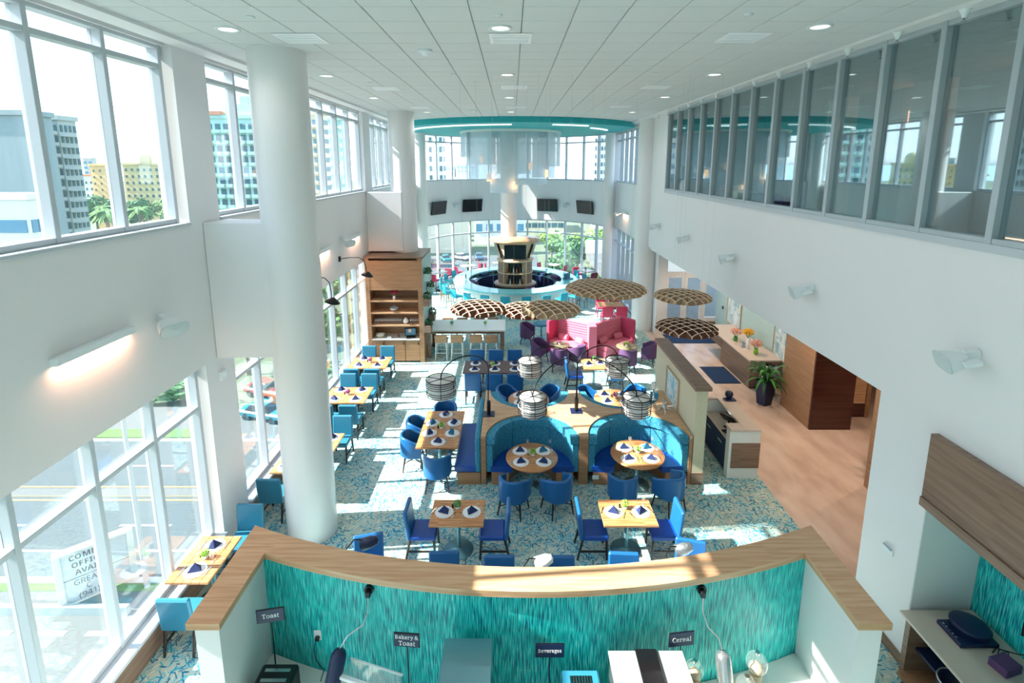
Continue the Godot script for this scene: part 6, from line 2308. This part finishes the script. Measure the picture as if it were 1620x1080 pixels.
	for z in [-7.05, -15.1]:
		var o := put(sp, "wall_speaker", "white wedge speaker on the left wall, %s" % ["near the first strip light", "near the far strip light"][n], "speaker", Vector3(-4.95, 4.68, z), 0.0, "wall speakers")
		o.rotation = Vector3(0.3, PI / 2 - 0.5, 0.0)
		n += 1
	n = 0
	for a0 in [-44.0, 37.5]:
		var a := deg_to_rad(a0)
		var o := put(sp, "wall_speaker", "white speaker between the televisions, %s" % ["left", "right"][n], "speaker", BC + Vector3(sin(a) * 4.98, 4.62, -cos(a) * 4.98), 0.0, "wall speakers")
		o.rotation = Vector3(0.3, -a, 0)
		n += 1
	var o2 := put(sp, "wall_speaker", "white speaker beside the right strip light near the curved wall", "speaker", Vector3(5.4, 4.5, -25.9), 0.0, "wall speakers")
	o2.rotation = Vector3(0.3, -PI / 2, 0)
	# strip lights washing the walls
	var strips := [[-5.15, -5.95, 4.78, 1.2, "near strip light on the left wall"], [-5.15, -13.55, 4.66, 1.2, "strip light on the left wall just past the near column"], [-5.15, -16.4, 4.66, 1.2, "strip light on the left wall near the far column"], [5.6, -25.0, 4.6, 1.2, "strip light on the right wall near the curved wall"], [-5.15, -2.3, 4.78, 1.2, "strip light on the left wall behind the viewer"]]
	for s in strips:
		var sd := 1.0 if s[0] < 0 else -1.0
		var o := thing("strip_wall_light", "slim white " + str(s[4]), "light", Vector3(s[0], s[2], s[1]), 0.0, "strip wall lights")
		bpart(o, "housing", 0.0, sd * 0.1, -0.03, 0.06, -s[3] / 2, s[3] / 2, M.white_plastic, 0.008)
		bpart(o, "light_strip", sd * 0.02, sd * 0.07, -0.036, -0.03, -s[3] / 2 + 0.04, s[3] / 2 - 0.04, M.warm_strip)
		area("strip_light", Vector3(s[0] + sd * 0.05, s[2] - 0.045, s[1]), Vector3(s[0] + sd * 0.02, s[2] - 1.0, s[1]), Vector2(0.06, s[3] - 0.1), Color(1.0, 0.74, 0.6), 1.6)
	# black gooseneck lamps over the window tables
	n = 0
	for z in [[-14.9, -15.4], [-12.35, -12.3]]:
		var o := thing("gooseneck_lamp", "black gooseneck lamp over the %s" % ["far window table", "middle window table"][n], "lamp", Vector3(-5.15, 4.2, z[0]))
		bpart(o, "wall_plate", 0.0, 0.04, -0.08, 0.08, -0.06, 0.06, M.black_metal, 0.006)
		var pts := []
		var dz: float = z[1] - z[0]
		for q in [[0.04, 0.0, 0.0], [0.3, 0.03, 0.15], [0.5, 0.0, 0.5], [0.62, -0.12, 0.8], [0.65, -0.35, 0.95], [0.65, -0.5, 1.0]]:
			pts.append(Vector3(q[0], q[1], dz * q[2]))
		st = S()
		tube(st, pts, 0.012, 6)
		part(o, "arm", st, M.black_metal)
		st = S()
		T = Transform3D(Basis(Vector3.BACK, -0.25), Vector3(0.68, -0.56, dz))
		lathe(st, [Vector2(0.0, 0.07), Vector2(0.05, 0.06), Vector2(0.16, -0.03), Vector2(0.19, -0.06), Vector2(0.17, -0.06), Vector2(0, 0.02)], 22)
		T = Transform3D()
		part(o, "shade", st, M.black_metal)
		n += 1
	# thermostat box on the pier
	var th := thing("alarm_box", "small white box on the pier under the near beam", "alarm", Vector3(-5.14, 3.3, -8.5), PI / 2)
	bpart(th, "case", -0.09, 0.09, -0.08, 0.08, -0.01, 0.05, M.white_plastic, 0.008)
	bpart(th, "lens", -0.05, 0.05, -0.04, 0.04, 0.05, 0.056, M.china)
	# lobby lamps
	n = 0
	for q in [[7.0, -9.0], [7.0, -12.5], [7.0, -16.0], [7.2, -19.0], [9.6, -11.2], [6.6, -5.0]]:
		var o := thing("lobby_downlight", "round warm downlight in the lobby ceiling, %s" % ["by the right opening", "over the host desk aisle", "over the console mat", "by the lobby doors", "by the wood door panel", "by the niche"][n], "downlight", Vector3(q[0], SB, q[1]), 0.0, "lobby downlights")
		st = S()
		turned(st, [Vector2(0.11, 0.0), Vector2(0.11, -0.012), Vector2(0.08, -0.012), Vector2(0.08, 0)], 20)
		part(o, "trim_ring", st, M.white_plastic)
		st = S()
		turned(st, [Vector2(0.08, -0.003), Vector2(0, -0.003)], 18)
		part(o, "lens", st, M.warm_strip)
		spot("lobby_lamp", Vector3(q[0], SB - 0.03, q[1]), Vector3(q[0], 0, q[1]), Color(1.0, 0.87, 0.76), LOBBY, 72.0, 0.08)
		n += 1
	# corridor lamps and boxes behind the interior windows
	n = 0
	for z in [-6.5, -9.5, -12.5, -15.5, -2.5]:
		var o := thing("corridor_sconce", "warm sconce in the corridor behind the interior windows, %s" % ["first", "second", "third", "fourth", "beside the viewer"][n], "sconce", Vector3(9.59, 8.1, z), -PI / 2, "corridor sconces")
		bpart(o, "shade", -0.1, 0.1, -0.14, 0.14, 0.02, 0.1, M.warm_bulb)
		bpart(o, "plate", -0.06, 0.06, -0.1, 0.1, 0.0, 0.02, M.steel)
		lamp("sconce_light", Vector3(9.54, 8.1, z), Color(1.0, 0.66, 0.42), CORR, 0.06)
		n += 1
	for q in [[-12.6, "violet box", M.violet_box], [-11.7, "violet box beside the first", M.violet_box], [-14.0, "green box", M.green_box], [-15.2, "maroon box", M.maroon]]:
		var o := thing("storage_box", "%s low behind the interior windows" % q[1], "box", Vector3(6.3, 5.6, q[0]))
		bpart(o, "carton", -0.2, 0.2, 0, 0.62, -0.22, 0.22, q[2], 0.01)
		bpart(o, "lid", -0.21, 0.21, 0.62, 0.66, -0.23, 0.23, q[2], 0.008)

const DOWN := 1.0
const LOBBY := 4.0
const CORR := 0.35
